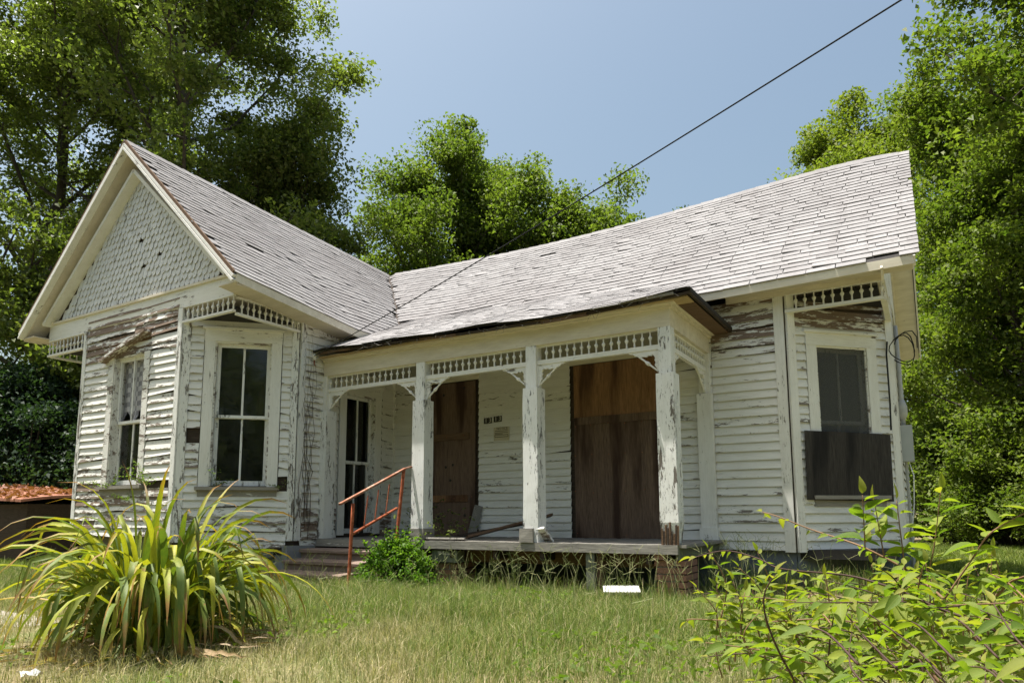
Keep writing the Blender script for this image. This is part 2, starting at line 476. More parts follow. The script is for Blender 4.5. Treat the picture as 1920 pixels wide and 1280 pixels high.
_gf = np.stack([_gi[:-1, :-1], _gi[1:, :-1], _gi[1:, 1:], _gi[:-1, 1:]], -1).reshape(-1, 4)
ground = obj('ground', face_mesh('ground', _gv, _gf), groundmat())
tag(ground, 'dry yard soil under thin summer grass around the house', kind='structure')
path = MB()
for i in range(5):
    path.box(-7.6 + i * 0.86, -6.76 + i * 0.86, -4.0 - 0.02 * i, -3.66 - 0.02 * i, GZ - 0.05, GZ + 0.03, j=0.012)
tag(path.build('path', M_PATH), 'pale concrete path crossing the grass at the left', kind='structure')

m = MB(); m.box(-120, 120, -17.0, -10.2, GZ - 0.3, GZ + 0.04); tag(m.build('added_road', flat('asphalt', (0.05, 0.05, 0.05), 0.9, 0.3, 30)), 'unseen asphalt strip added behind the viewer to cut light bounced off the ground', kind='structure')  # out of view behind the camera, added to lower the ground bounce

# ------------------------------------------------------------------ the house
house = empty('house', (-3.7, 2.0, GZ))
tag(house, 'abandoned white clapboard house with peeling paint, shingled gable and boarded-up porch', 'house')

class Wall:
    def __init__(s, P, ex, L, z0, z1, name='wall', holes=(), mat=None):
        s.P, s.ex, s.L, s.z0, s.z1 = P, ex, L, z0, z1
        s.M = frame((P[0], P[1], 0), (ex[0], ex[1], 0), (-ex[1], ex[0], 0), (0, 0, 1))
        m = MB()
        xs = sorted({0.0, L} | {h[0] for h in holes} | {h[1] for h in holes})
        zs = sorted({z0, z1} | {h[2] for h in holes} | {h[3] for h in holes})
        for a, b in zip(xs, xs[1:]):
            for c, d in zip(zs, zs[1:]):
                mx, mz = (a + b) / 2, (c + d) / 2
                if any(h[0] < mx < h[1] and h[2] < mz < h[3] for h in holes): continue
                m.box(a, b, 0.0, 0.05, c, d)
        s.o = m.build(name, mat or W_DARK, house, s.M)
    def part(s, mb, name, mat, parent=None, M=None, smooth=False):
        return mb.build(name, mat, parent or house, s.M if M is None else s.M @ M, smooth)

PITCH = 0.104
def clap_mesh(L, h, rough=0.0):
    n = max(1, int(L / 0.45)); v = []; f = []
    for i in range(n + 1):
        x = L * i / n
        dz = random.uniform(-0.003, 0.003); dy = random.uniform(-0.003, 0.003)
        if rough and random.random() < rough: dz += random.uniform(0.01, 0.035)
        v += [(x, -0.036 + dy, dz), (x, -0.012 + dy * 0.4, h), (x, -0.004, h), (x, -0.031 + dy, dz)]
    for i in range(n):
        a, b = i * 4, i * 4 + 4
        f += [(a, b, b + 1, a + 1), (a + 1, b + 1, b + 2, a + 2), (a + 2, b + 2, b + 3, a + 3), (a + 3, b + 3, b, a)]
    f += [(0, 1, 2, 3), (4 * n + 3, 4 * n + 2, 4 * n + 1, 4 * n)]
    return v, f
def clad(W, spans_at, pick, split=1.9, joined=False, zjit=0.0, drop=None):
    z = W.z0; acc = MB(); k = 0
    while z < W.z1 - 0.03:
        h = min(PITCH + 0.010, W.z1 - z)
        for (a, b) in spans_at(z, z + PITCH):
            segs = [(a, b)]
            if b - a > split and random.random() < 0.75:
                c = random.uniform(a + 0.5, b - 0.5); segs = [(a, c - 0.002), (c + 0.002, b)]
            for (p, q) in segs:
                if drop and drop((p + q) / 2, z): continue
                mat, rg = pick((p + q) / 2, z)
                v, f = clap_mesh(q - p, h, rg)
                ang = random.gauss(0, 0.0016 + rg * 0.02)
                Mx = T(p, random.uniform(-0.002, 0.002), z + random.uniform(-zjit, zjit)) @ Matrix.Rotation(ang, 4, 'Y')
                if joined: acc.add(v, f, Mx)
                else:
                    m = MB(); m.add(v, f)
                    m.build('clapboard', mat, W.o, W.M @ Mx)
        z += PITCH; k += 1
    if joined:
        tag(acc.build('clapboards', PBm, W.o, W.M), kind='stuff')
def minus(a, b, cuts):
    out = [(a, b)]
    for c, d in cuts:
        nx = []
        for p, q in out:
            if d <= p or c >= q: nx.append((p, q)); continue
            if c > p + 0.02: nx.append((p, c))
            if d < q - 0.03: nx.append((d, q))
        out = nx
    return out

# windows -------------------------------------------------------------------
def window(W, s0, s1, z0, z1, zm, trim=0.13, head=0.16, curtain=None, casing=PZA, nohead=False, sash_mat=PZ, sill=True, broken=False):
    m = MB()
    m.box(s0 - trim, s0, -0.036, -0.001, z0 - 0.02, z1 + 0.0)
    m.box(s1, s1 + trim, -0.036, -0.001, z0 - 0.02, z1 + 0.0)
    win = W.part(m, 'window', casing)
    Mw = W.M
    if not nohead:
        h = MB(); h.box(s0 - trim - 0.004, s1 + trim + 0.004, -0.040, -0.001, z1, z1 + head)
        h.box(s0 - trim - 0.03, s1 + trim + 0.03, -0.062, -0.001, z1 + head, z1 + head + 0.03)
        h.build('head_casing', PBm, win, Mw)
    j = MB()
    j.box(s0 - 0.001, s0 + 0.018, -0.02, 0.14, z0, z1); j.box(s1 - 0.018, s1 + 0.001, -0.02, 0.14, z0, z1)
    j.box(s0 + 0.018, s1 - 0.018, -0.02, 0.14, z1 - 0.02, z1 + 0.001)
    j.build('jamb', PCm, win, Mw)
    if sill:
        q = MB(); q.box(s0 - trim - 0.03, s1 + trim + 0.03, -0.085, 0.10, z0 - 0.055, z0 - 0.012)
        q.box(s0 - trim, s1 + trim, -0.034, -0.001, z0 - 0.14, z0 - 0.056)
        q.build('sill', PBR, win, Mw)
    a, b = s0 + 0.02, s1 - 0.02
    st = 0.045
    for (za, zb, y) in ((zm - 0.02, z1 - 0.02, 0.045), (z0, zm + 0.02, 0.085)):
        sm = MB()
        sm.box(a, a + st, y, y + 0.035, za, zb); sm.box(b - st, b, y, y + 0.035, za, zb)
        sm.box(a + st, b - st, y, y + 0.035, za, za + (0.04 if za > z0 else 0.07)); sm.box(a + st, b - st, y, y + 0.035, zb - 0.045, zb)
        c = (a + b) / 2
        sm.box(c - 0.013, c + 0.013, y + 0.003, y + 0.032, za + 0.04, zb - 0.045)
        sa = sm.build('sash', sash_mat, win, Mw)
        for (p, q2) in ((a + st - 0.004, c - 0.010), (c + 0.010, b - st + 0.004)):
            if broken and y < 0.06: continue
            g = MB(); g.box(p, q2, y + 0.015, y + 0.019, za + 0.03, zb - 0.04)
            g.build('pane', M_GLASS, win, Mw)
    return win

def corner_board(W, s, wd, z0, z1, mat=PZA, y=-0.036):
    m = MB(); m.box(s, s + wd, y, -0.001, z0, z1)
    return W.part(m, 'corner_board', mat)

Z0 = -0.11
ZF1, ZF2 = 3.02, 2.864            # underside of the friezes
# --- wing, front face
W1 = Wall((XL + C1, YG), (1, 0), 2.415, Z0 + 0.16, 3.30, holes=[(0.86, 1.60, 0.74, 2.56)])
def pick1(s, z):
    if z > 2.45: return (PDm if random.random() < 0.8 else PCm), 0.30
    if z < 0.75: return (PCm if random.random() < 0.5 else PDm), 0.2
    return random.choice([PBm, PCm, PBm, PA]), 0.10
clad(W1, lambda a, b: minus(0.09, 2.33, [(0.72, 1.74)] if (b > 0.72 and a < 2.50) else []), pick1, drop=lambda s, z: (0.6 < z < 0.7 and s > 1.0) or (2.56 < z < 2.68 and s < 1.3 and random.random() < 0.5))
window(W1, 0.86, 1.60, 0.74, 2.56, 1.62, nohead=True, casing=PCm, broken=True)
for s in (0.0, 2.325): corner_board(W1, s, 0.09, -0.02, 3.05, PZ2)
m = MB(); m.bar((0.62, -0.06, 2.52), (1.72, -0.07, 2.83), 0.045, 0.14, (0, 1, 0))
W1.part(m, 'fallen_head_casing', PDm)
m = MB(); m.box(0.72, 1.72, -0.02, -0.003, 2.58, 2.86)
W1.part(m, 'bare_sheathing', W_BROWN)
# --- wing, right cut corner
W2 = Wall((XW - C1, YG), (Q, Q), 1.466, Z0, 3.30, holes=[(0.40, 1.11, 0.70, 2.62)])
def pick2(s, z):
    if z < 0.45: return (random.choice([PCm, PBm, PCm, PDm]) if z < 0.25 else random.choice([PCm, PBm])), 0.2
    if 0.9 < z < 1.5 and s < 0.35: return (PCm if random.random() < 0.7 else PDm), 0.2
    return random.choice([PA, PA, PBm]), 0.03
clad(W2, lambda a, b: minus(0.10, 1.37, [(0.26, 1.25)] if (b > 0.62 and a < 2.70) else []), pick2, drop=lambda s, z: (1.24 < z < 1.44 and s < 0.3) or (0.55 < z < 0.74 and s > 1.2))
window(W2, 0.40, 1.11, 0.70, 2.62, 1.62)
corner_board(W2, 0.0, 0.10, -0.02, 3.05, PZ2); corner_board(W2, 1.37, 0.09, -0.02, 3.0, PZ2)
# --- wing, right side wall
W3 = Wall((XW, YG + C1), (0, 1), D1 - YG - C1, Z0, 3.05, holes=[(0.88, 1.50, 0.05, 2.10)])
clad(W3, lambda a, b: minus(0.09, 1.90, [(0.73, 1.65)] if a < 2.28 else []), lambda s, z: (random.choice([PDm, PCm]) if z < 0.35 else random.choice([PA, PBm, PBm]), 0.15 if z < 0.35 else 0.02))
window(W3, 0.88, 1.50, 0.05, 2.10, 1.09, sill=False)
corner_board(W3, 0.0, 0.085, -0.02, 3.0, PZ2)
m = MB(); m.box(1.90, 1.948, -0.03, -0.001, -0.02, 2.9); W3.part(m, 'corner_board', PZA)
# --- main wall (behind the porch and beside it)
W4 = Wall((XW, D1), (1, 0), XK - XW, Z0, ZF2, holes=[])
X = lambda x: x - XW
doors = [(X(-4.36), X(-3.36), -0.05, 2.36), (X(-1.86), X(-0.50), -0.05, 2.36)]
def pick4(s, z):
    if s > X(0.2) and z > 2.15: return (PDm if random.random() < (0.85 if z > 2.35 else 0.4) else PCm), 0.25
    if s > X(0.0): return random.choice([PA, PA, PBm]), 0.03
    return random.choice([PA, PA, PA, PBm]), 0.02
def sp4(a, b):
    cuts = [(d[0], d[1]) for d in doors if a < d[3]]
    cuts.append((X(-0.095), X(0.095)) if 0 < a < 1.75 else (X(0.088), X(0.092)))
    return minus(0.05, X(XK) - 0.125, cuts)
clad(W4, sp4, pick4, split=2.2)
corner_board(W4, X(XK) - 0.125, 0.111, Z0 - 0.02, ZF2)
m = MB(); m.box(0.001, 0.05, -0.034, -0.001, 0, 2.6); W4.part(m, 'corner_board', PZA)
# boarded doors
def ply(W, s0, s1, z0, z1, mat, name='plywood_board', ang=0.0, y=-0.03):
    m = MB(); nx = 5
    v = []; f = []
    for i in range(nx + 1):
        x = (s1 - s0) * i / nx
        for (yy, zz) in ((0, 0), (0, z1 - z0), (0.014, z1 - z0), (0.014, 0)):
            v.append((x, yy + 0.004 * math.sin(i * 1.7), zz + random.uniform(-0.003, 0.003)))
    for i in range(nx):
        a, b = i * 4, i * 4 + 4
        for k in range(4): f.append((a + k, b + k, b + (k + 1) % 4, a + (k + 1) % 4))
    f += [(0, 1, 2, 3), (4 * nx + 3, 4 * nx + 2, 4 * nx + 1, 4 * nx)]
    m.add(v, f)
    return m.build(name, mat, house, W.M @ T(s0, y, z0) @ Matrix.Rotation(ang, 4, 'Y'))
def strip(W, s0, s1, z, h, mat, parent, y=-0.05):
    m = MB(); m.box(s0, s1, y, y + 0.018, z, z + h); m.build('nailed_strip', mat, parent, W.M)
d1 = ply(W4, X(-4.285), X(-3.42), -0.01, 2.29, W_PLYD)
tag(d1, 'narrow dark plywood sheet over the left doorway')
strip(W4, X(-4.25), X(-3.52), 1.42, 0.10, W_BROWN, d1); strip(W4, X(-4.2), X(-3.55), 0.50, 0.10, W_PLY, d1)
for (px, pz) in ((-4.14, 2.16), (-4.0, 2.12), (-3.62, 2.2), (-3.95, 1.02), (-3.82, 1.05), (-3.86, 0.82), (-4.08, 0.28), (-3.6, 0.3)):
    m = MB(); m.lathe([(0.022, 0), (0.016, 0.003)], 7); m.build('bolt_stain', M_INK, d1, W4.M @ T(X(px), -0.034, pz) @ Matrix.Rotation(math.pi / 2, 4, 'X'))
for (z0, z1, mt) in ((0.0, 1.555, W_PLYD), (1.60, 2.32, W_PLY)):
    d2 = ply(W4, X(-1.795), X(-0.56), z0, z1, mt, y=-0.032)
    tag(d2, 'large %s plywood sheet over the right doorway' % ('upper orange-brown' if z0 > 1 else 'lower dark brown'))
strip(W4, X(-1.78), X(-0.58), 1.50, 0.10, W_PLYD, d2, -0.046)
m = MB(); m.box(X(-4.36), X(-3.36), -0.03, -0.004, 2.31, 2.42); W4.part(m, 'door_head', PCR)
m = MB(); m.box(X(-1.86), X(-0.50), -0.028, -0.004, 2.33, 2.42); W4.part(m, 'door_head', PCR)
m = MB(); m.box(X(-4.36), X(-4.29), -0.028, -0.004, 0, 2.31); W4.part(m, 'door_casing', PZA)
m = MB(); m.box(X(-0.555), X(-0.50), -0.028, -0.004, 0, 2.33); W4.part(m, 'door_casing', PZA)
# --- right cut corner
W5 = Wall((XK, D1), (Q, Q), C2 / Q, Z0, ZF2 + 0.02, holes=[(0.375, 1.08, 0.52, 2.27)])
def pick5(s, z):
    if z > 2.42: return (PDm if random.random() < 0.75 else PCm), 0.35
    return random.choice([PA, PA, PBm]), 0.04
clad(W5, lambda a, b: minus(0.10, 1.37, [(0.235, 1.215)] if (b > 0.42 and a < 2.36) else []), pick5)
window(W5, 0.375, 1.08, 0.52, 2.27, 1.37, trim=0.135, head=0.15)
m = MB(); m.box(0.396, 1.06, -0.006, -0.003, 0.54, 2.25); m.build('insect_screen', M_SCREEN, house, W5.M)
corner_board(W5, 0.0, 0.10, Z0 - 0.02, ZF2); corner_board(W5, 1.37, 0.095, Z0 - 0.02, ZF2)
pb = ply(W5, 0.12, 1.29, 0.46, 1.25, W_PLYG, ang=0.018, y=-0.07)
tag(pb, 'blackened plywood sheet nailed across the lower right window')
# --- remaining walls
W6 = Wall((XR, D1 + C2), (0, 1), YREAR - D1 - C2, Z0, 2.95)
clad(W6, lambda a, b: [(0.09, YREAR - D1 - C2)], lambda s, z: (PA, 0), joined=True)
corner_board(W6, 0.0, 0.088, Z0 - 0.02, 2.95)
W7 = Wall((XL, YG + C1), (Q, -Q), C1 / Q, Z0, 3.30)
clad(W7, lambda a, b: [(0.09, C1 / Q - 0.09)], lambda s, z: (PA, 0), joined=True)
corner_board(W7, C1 / Q - 0.085, 0.083, -0.02, 3.0, PZ2)
W8 = Wall((XL, YREAR), (0, -1), YREAR - YG - C1, Z0, 3.1, mat=PBm)
W9 = Wall((XR, YREAR), (-1, 0), XR - XL, Z0, 2.95, mat=PBm)
# gable ends (triangles) of the main wing
m = MB(); m.prism([(D1, 2.95), (YREAR, 2.95), (YR, 5.15)], 0, 0.05)
m.build('gable_wall', PBm, house, frame((XR, 0, 0), (0, 1, 0), (-1, 0, 0), (0, 0, 1)))
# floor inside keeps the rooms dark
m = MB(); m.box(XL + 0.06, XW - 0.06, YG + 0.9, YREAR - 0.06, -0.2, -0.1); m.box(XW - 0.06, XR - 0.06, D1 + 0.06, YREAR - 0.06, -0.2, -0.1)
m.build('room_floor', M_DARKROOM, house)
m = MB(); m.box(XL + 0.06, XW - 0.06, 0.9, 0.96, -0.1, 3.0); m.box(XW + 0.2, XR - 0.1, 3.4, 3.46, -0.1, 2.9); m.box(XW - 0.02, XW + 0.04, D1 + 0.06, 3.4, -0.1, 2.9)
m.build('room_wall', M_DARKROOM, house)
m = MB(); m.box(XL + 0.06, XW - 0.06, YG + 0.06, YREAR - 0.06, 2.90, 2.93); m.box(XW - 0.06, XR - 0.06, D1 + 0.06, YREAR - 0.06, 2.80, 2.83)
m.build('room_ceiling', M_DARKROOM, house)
# foundation
m = MB(); m.box(XW, XK - 0.02, D1 + 0.03, D1 + 0.2, GZ - 0.1, Z0 + 0.005)
m.box(0.02, C2 / Q - 0.02, 0.03, 0.2, GZ - 0.1, Z0 + 0.004, W5.M); m.box(XR - 0.22, XR - 0.03, D1 + C2, YREAR, GZ - 0.1, Z0 + 0.003)
m.build('foundation', M_FOUND, house)
sfd = MB(); sfd.box(XL + C1 + 0.05, XW - C1, YG + 0.12, YG + 0.3, GZ - 0.1, Z0 + 0.15); sfd.box(0.0, C1 / Q, 0.12, 0.3, GZ - 0.1, Z0, W2.M); sfd.box(0, 0.5, 0.12, 0.3, GZ - 0.1, Z0, W3.M); sfd.box(0, C1 / Q, 0.12, 0.3, GZ - 0.1, Z0, W7.M)
sf = sfd.build('stone_foundation', M_MORTAR, house)
def stone_mesh():
    m = MB(); v = []; f = []
    prof = [(-1, .55), (-.6, .95), (.6, .95), (1, .55)]
    for i, (t, r) in enumerate(prof):
        for k in range(7):
            a = 2 * math.pi * k / 7; q = r * random.uniform(.82, 1.1)
            v.append((math.cos(a) * q, t * random.uniform(.8, 1.1), math.sin(a) * q))
    for i in range(3):
        for k in range(7): f.append((i * 7 + k, i * 7 + (k + 1) % 7, i * 7 + 7 + (k + 1) % 7, i * 7 + 7 + k))
    f += [tuple(range(6, -1, -1)), tuple(21 + k for k in range(7))]
    m.add(v, f); me = m.mesh('stone'); me.materials.append(M_STONE); return me
stones = [stone_mesh() for _ in range(4)]
for Wx, L in ((W1, 2.415), (W2, 1.466)):
    for r in range(3):
        s = random.uniform(0, 0.1)
        while s < L:
            wd = random.uniform(0.10, 0.17)
            obj('stone', random.choice(stones), None, sf, Wx.M @ T(s + wd, 0.11, GZ + 0.07 + r * 0.15 + random.uniform(-.02, .02)) @ Matrix.Diagonal((wd, 0.07, 0.085, 1)))
            s += wd * 2 - 0.01

# ------------------------------------------------------------------ roofs
random.seed(21)
def wav(x, y): return 0.012 * math.sin(x * 2.1 + 0.6 * y) + 0.008 * math.sin(y * 3.7 - x * 1.1)
def eave_m(x):
    t = min(1, max(0, (x - 0.1) / 2.226)); return 2.93 + 0.054 * t
def ridge_m(x):
    t = min(1, max(0, (x - XM) / 9.56)); return 5.304 + 0.025 * t - 0.14 * math.sin(math.pi * min(1.0, t / 0.82)) + (0.03 * math.sin(math.pi * (t - 0.82) / 0.18) if t > 0.82 else 0)
YE = D1 - EO
def z_main(x, y):
    t = (y - YE) / (YR - YE)
    return eave_m(x) + (ridge_m(x) - eave_m(x)) * t + wav(x, y) * min(1, max(0, 4 * t * (1 - t)))
def eave_w(y):
    return 3.196 - 0.1117 * (min(y, 0.3) + 1.74)
def ridge_w(y): return 5.595 - 0.0525 * (y + 1.739)
XE = XW + EO
def z_wing(x, y):
    t = (XE - x) / (XE - XM)
    return eave_w(y) + (ridge_w(y) - eave_w(y)) * t + 0.6 * wav(y * 1.3, x) * min(1, max(0, 4 * t * (1 - t)))
XRO = XR + ROV
def z_pedge(x): return 2.56 + 0.03 * math.sin(x * 1.1 + 0.4) * (1 if x < -0.2 else 0.3) - 0.035 * math.exp(-((x + 0.8) / 0.7) ** 2) + 0.01 * math.sin(5 * x)
PS = 0.45
YPE = -0.20
XPE = 0.355
def z_porch(x, y): return z_pedge(x) + PS * (y - YPE) + wav(x, y) * 0.5

deck = sheet(lambda u, v: (XM - 0.4 + (XRO - XM + 0.4) * u, YE + (YR - YE) * v, z_main(XM - 0.4 + (XRO - XM + 0.4) * u, YE + (YR - YE) * v)), 40, 14, 0.045)
roof_m = deck.build('roof', M_TAR, house); tag(roof_m, 'pale grey shingled main roof with a sagging ridge')
rear = sheet(lambda u, v: (XL - 0.2 + (XRO - XL + 0.2) * u, YR + (2 * YR - YE - YR) * v, ridge_m(XL - 0.2 + (XRO - XL + 0.2) * u) - (ridge_m(0) - 2.984) * v), 12, 2, 0.05)
rear.build('rear_roof', M_SHING, house)
YF = YG - OV
wd = sheet(lambda u, v: (XE + (XM - XE) * v, YF + (YR - YF) * u, z_wing(XE + (XM - XE) * v, YF + (YR - YF) * u)), 20, 12, 0.045)
roof_w = wd.build('roof', M_TAR, house); tag(roof_w, 'steep mauve-grey shingled wing roof running back from the gable')
XLE = XL - EO
def z_wl(x, y): return 3.185 + (ridge_w(y) - 3.185) * (x - XLE) / (XM - XLE)
wl = sheet(lambda u, v: (XLE + (XM - XLE) * v, YF + (YR - YF) * u, z_wl(XLE + (XM - XLE) * v, YF + (YR - YF) * u)), 4, 4, 0.045)
wl.build('left_roof', M_SHING, house)
def porch_pt(u, v):
    y = YPE + 2.0 * v
    x1 = XPE - (y - YPE)
    x = -5.0 + (x1 + 5.0) * u
    return (x, y, z_porch(x, y))
pr = sheet(porch_pt, 30, 8, 0.022)
roof_p = pr.build('porch_roof', M_TAR, house)
m = MB(); hz = z_pedge(XPE)
hv = [(XPE, YPE, hz), (XPE, D1, hz - 0.02), (XPE - 1.98, YPE + 1.98, hz + PS * 1.98 - 0.09), (XPE - 1.3, D1 + 0.9, hz + PS * 1.3 - 0.06)]
m.add(hv + [(p[0], p[1], p[2] - 0.04) for p in hv], [(0, 1, 3, 2), (4, 6, 7, 5), (0, 4, 5, 1), (1, 5, 7, 3), (3, 7, 6, 2), (2, 6, 4, 0)])
m.build('porch_roof_hip', M_TAR, house)

# shingles: one wedge-shaped tab, shared
def tab_mesh(wd_, curl):
    h = 0.175
    v = [(0, 0, 0.008 + curl), (wd_, 0, 0.008 - curl * 0.4), (wd_, h, 0.0), (0, h, 0.0),
         (0, 0, 0.0205 + curl), (wd_, 0, 0.0205 - curl * 0.4), (wd_, h, 0.005), (0, h, 0.005)]
    f = [(4, 5, 6, 7), (0, 1, 5, 4), (1, 2, 6, 5), (3, 0, 4, 7)]
    return v, f
tabs = []
for i in range(8):
    v, f = tab_mesh(0.296 + 0.004 * (i % 3), random.uniform(-0.003, 0.006) + (0.012 if i == 7 else 0))
    mm = MB(); mm.add(v, f); me = mm.mesh('shingle'); me.materials.append(M_SHING); tabs.append((me, v, f))
def surf_frame(fn, p, q, du, dv):
    """fn(a,b)->point; a along course, b up-slope"""
    P = Vector(fn(p, q)); A = Vector(fn(p + du, q)) - P; B = Vector(fn(p, q + dv)) - P
    ex = A.normalized(); ez = ex.cross(B).normalized(); ey = ez.cross(ex)
    return frame(P, ex, ey, ez)
EXP = 0.118
def lay(fn, a0, a1, blen, keep, thin=1.0, ragged=0.0, roof=None, nparts=0, start=0.0, tabw=0.306):
    items = []
    n = int((blen - start) / EXP) + 1
    for i in range(n):
        b = start + i * EXP - 0.02
        a = a0 + random.choice([0, 0.5, 0.25, 0.75]) * tabw * (i % 2) - tabw * random.random() * 0.3
        db = random.uniform(-0.006, 0.006)
        while a < a1 - 0.03:
            wdt = tabw
            if a + wdt > a1 + 0.02: wdt = a1 + 0.02 - a
            if a < a0 - 0.02:
                sc = (a + wdt - a0) / 0.30; aa = a0
            else: sc = wdt / tabw; aa = a
            if sc > 0.12 and keep(aa + 0.15, b) and random.random() > 0.003:
                F = surf_frame(fn, aa, max(b, 0.0) if b < 0 else b, 0.15, 0.1)
                if b < 0: F = F @ T(0, b, 0)
                items.append((F @ T(0, db - (random.uniform(-0.3, 1) * ragged if i == 0 else 0), 0.002 + random.uniform(0, 0.004)) @ Matrix.Rotation(random.gauss(0, 0.006), 4, 'Z') @ Matrix.Diagonal((sc, 1, thin, 1)), random.randrange(8) if random.random() < 0.3 else random.randrange(6)))
            a += tabw
    items.sort(key=lambda it: (it[0].translation - CAM).length)
    for M, k in items[:nparts]:
        obj('shingle', tabs[k][0], None, roof, M)
    if len(items) > nparts:
        acc = MB()
        for M, k in items[nparts:]: acc.add(tabs[k][1], tabs[k][2], M)
        tag(acc.build('shingles', M_SHING, roof), kind='stuff')
LM = math.hypot(YR - YE, 2.35)
ky = (YR - YE) / LM
fm = lambda a, b: (a, YE + b * ky, z_main(a, YE + b * ky))
def keep_m(a, b):
    x, y = a, YE + b * ky
    if x < XPE - 0.1 and y < 2.2 and z_porch(x, y) > z_main(x, y) + 0.03 and x < XPE - (y - YPE) + 0.1: return False
    return x > XM and (x > XE or z_wing(x, y) < z_main(x, y) + 0.05)
lay(fm, XM, XRO + 0.02, LM, keep_m, roof=roof_m, nparts=300)
LW = math.hypot(XE - XM, 2.4)
kx = (XE - XM) / LW
fw_ = lambda a, b: (XE - b * kx, a, z_wing(XE - b * kx, a))
lay(fw_, YF - 0.02, YR, LW, lambda a, b: a < YE or z_main(XE - b * kx, a) < z_wing(XE - b * kx, a) + 0.05, roof=roof_w, nparts=0)
LP = 2.0 / (1 / math.hypot(1, PS))
kp = 1 / math.hypot(1, PS)
fp = lambda a, b: (a, YPE + b * kp, z_porch(a, YPE + b * kp))
lay(fp, -4.95, XPE, LP, lambda a, b: a < XPE - (b * kp) + 0.15 and z_main(a, YPE + b * kp) < z_porch(a, YPE + b * kp) + 0.03, roof=roof_p, nparts=0, tabw=0.306, thin=0.35, ragged=0.035)
# ridge caps
capm = MB(); capm.add([(0, -0.11, -0.10), (0, 0, 0.012), (0, 0.11, -0.10), (0.235, -0.11, -0.108), (0.235, 0, 0.004), (0.235, 0.11, -0.108)], [(0, 3, 4, 1), (1, 4, 5, 2), (0, 1, 2), (3, 5, 4)])
cme = capm.mesh('ridge_cap'); cme.materials.append(M_SHING)
x = XM + 0.2
while x < XRO - 0.21:
    obj('ridge_cap', cme, None, roof_m, T(x, YR, ridge_m(x) + 0.035) @ Matrix.Rotation(-(ridge_m(x + 0.2) - ridge_m(x)) / 0.2 + random.gauss(0, 0.012), 4, 'Y'))
    x += 0.215
y = YF
while y < YR - 0.1:
    obj('ridge_cap', cme, None, roof_w, T(XM, y, ridge_w(y) + 0.035) @ Matrix.Rotation(math.pi / 2, 4, 'Z') @ Matrix.Rotation(0.05 + random.gauss(0, 0.01), 4, 'Y'))
    y += 0.215
m = MB(); vp = []
for i in range(9):
    t = i / 8; xx = XM + (XE - XM) * t
    # where main and wing meet
    lo, hi = YE - 0.4, YR
    for _ in range(30):
        md = (lo + hi) / 2
        if z_main(xx, md) < z_wing(xx, md): lo = md
        else: hi = md
    vp.append((xx, lo, z_main(xx, lo) + 0.028))
for p, q in zip(vp, vp[1:]): m.bar(p, q, 0.05, 0.006)
m.build('valley_flashing', W_DARK, roof_m)

# main eave: fascia, frieze, soffits
m = MB(); m.bar((-0.3, YE - 0.008, eave_m(0.1) - 0.058), (XRO - 0.012, YE - 0.008, 2.984 - 0.058), 0.02, 0.10); m.build('fascia', PCR, house)
m = MB(); m.box(0.30, XR + 0.0, D1 - 0.055, D1 - 0.001, ZF2 - 0.02, ZF2 + 0.19); m.build('frieze', PCR, house)
m = MB(); m.box(0.30, XRO - 0.03, YE + 0.03, D1 - 0.055, 2.905, 2.925); m.build('soffit', PSO, house)
m = MB(); m.box(XR - 0.055, XR, D1 + 0.0, D1 + C2 + 0.1, ZF2 - 0.018, ZF2 + 0.19); m.build('frieze', PCR, house)
m = MB(); m.prism([(XK - 0.02, D1 - 0.03), (XR - 0.01, D1 - 0.03), (XR - 0.01, D1 + C2 + 0.02)], 0, 0.02)
m.build('corner_soffit', PSO, house, frame((0, 0, ZF2 + 0.01), (1, 0, 0), (0, 0, 1), (0, 1, 0)))
# right gable overhang: soffits and barge boards
YB = 2 * YR - YE
for (ya, za, yb, zb) in ((YE, 2.984, YR, 5.329), (YB, 2.984, YR, 5.329)):
    m = MB(); m.bar((XR + ROV / 2 - 0.02, ya, za - 0.10), (XR + ROV / 2 - 0.02, yb, zb - 0.10), ROV - 0.03, 0.02, (0, 0, 1)); m.build('rake_soffit', PCR, house)
    m = MB(); m.bar((XRO - 0.012, ya, za - 0.075), (XRO - 0.012, yb, zb - 0.075), 0.022, 0.12, (0, 0, 1)); m.build('barge_board', PZA, house)
    m = MB(); m.bar((XR + 0.012, ya, za - 0.17), (XR + 0.012, yb, zb - 0.17), 0.022, 0.16, (0, 0, 1)); m.build('rake_frieze', PCR, house)

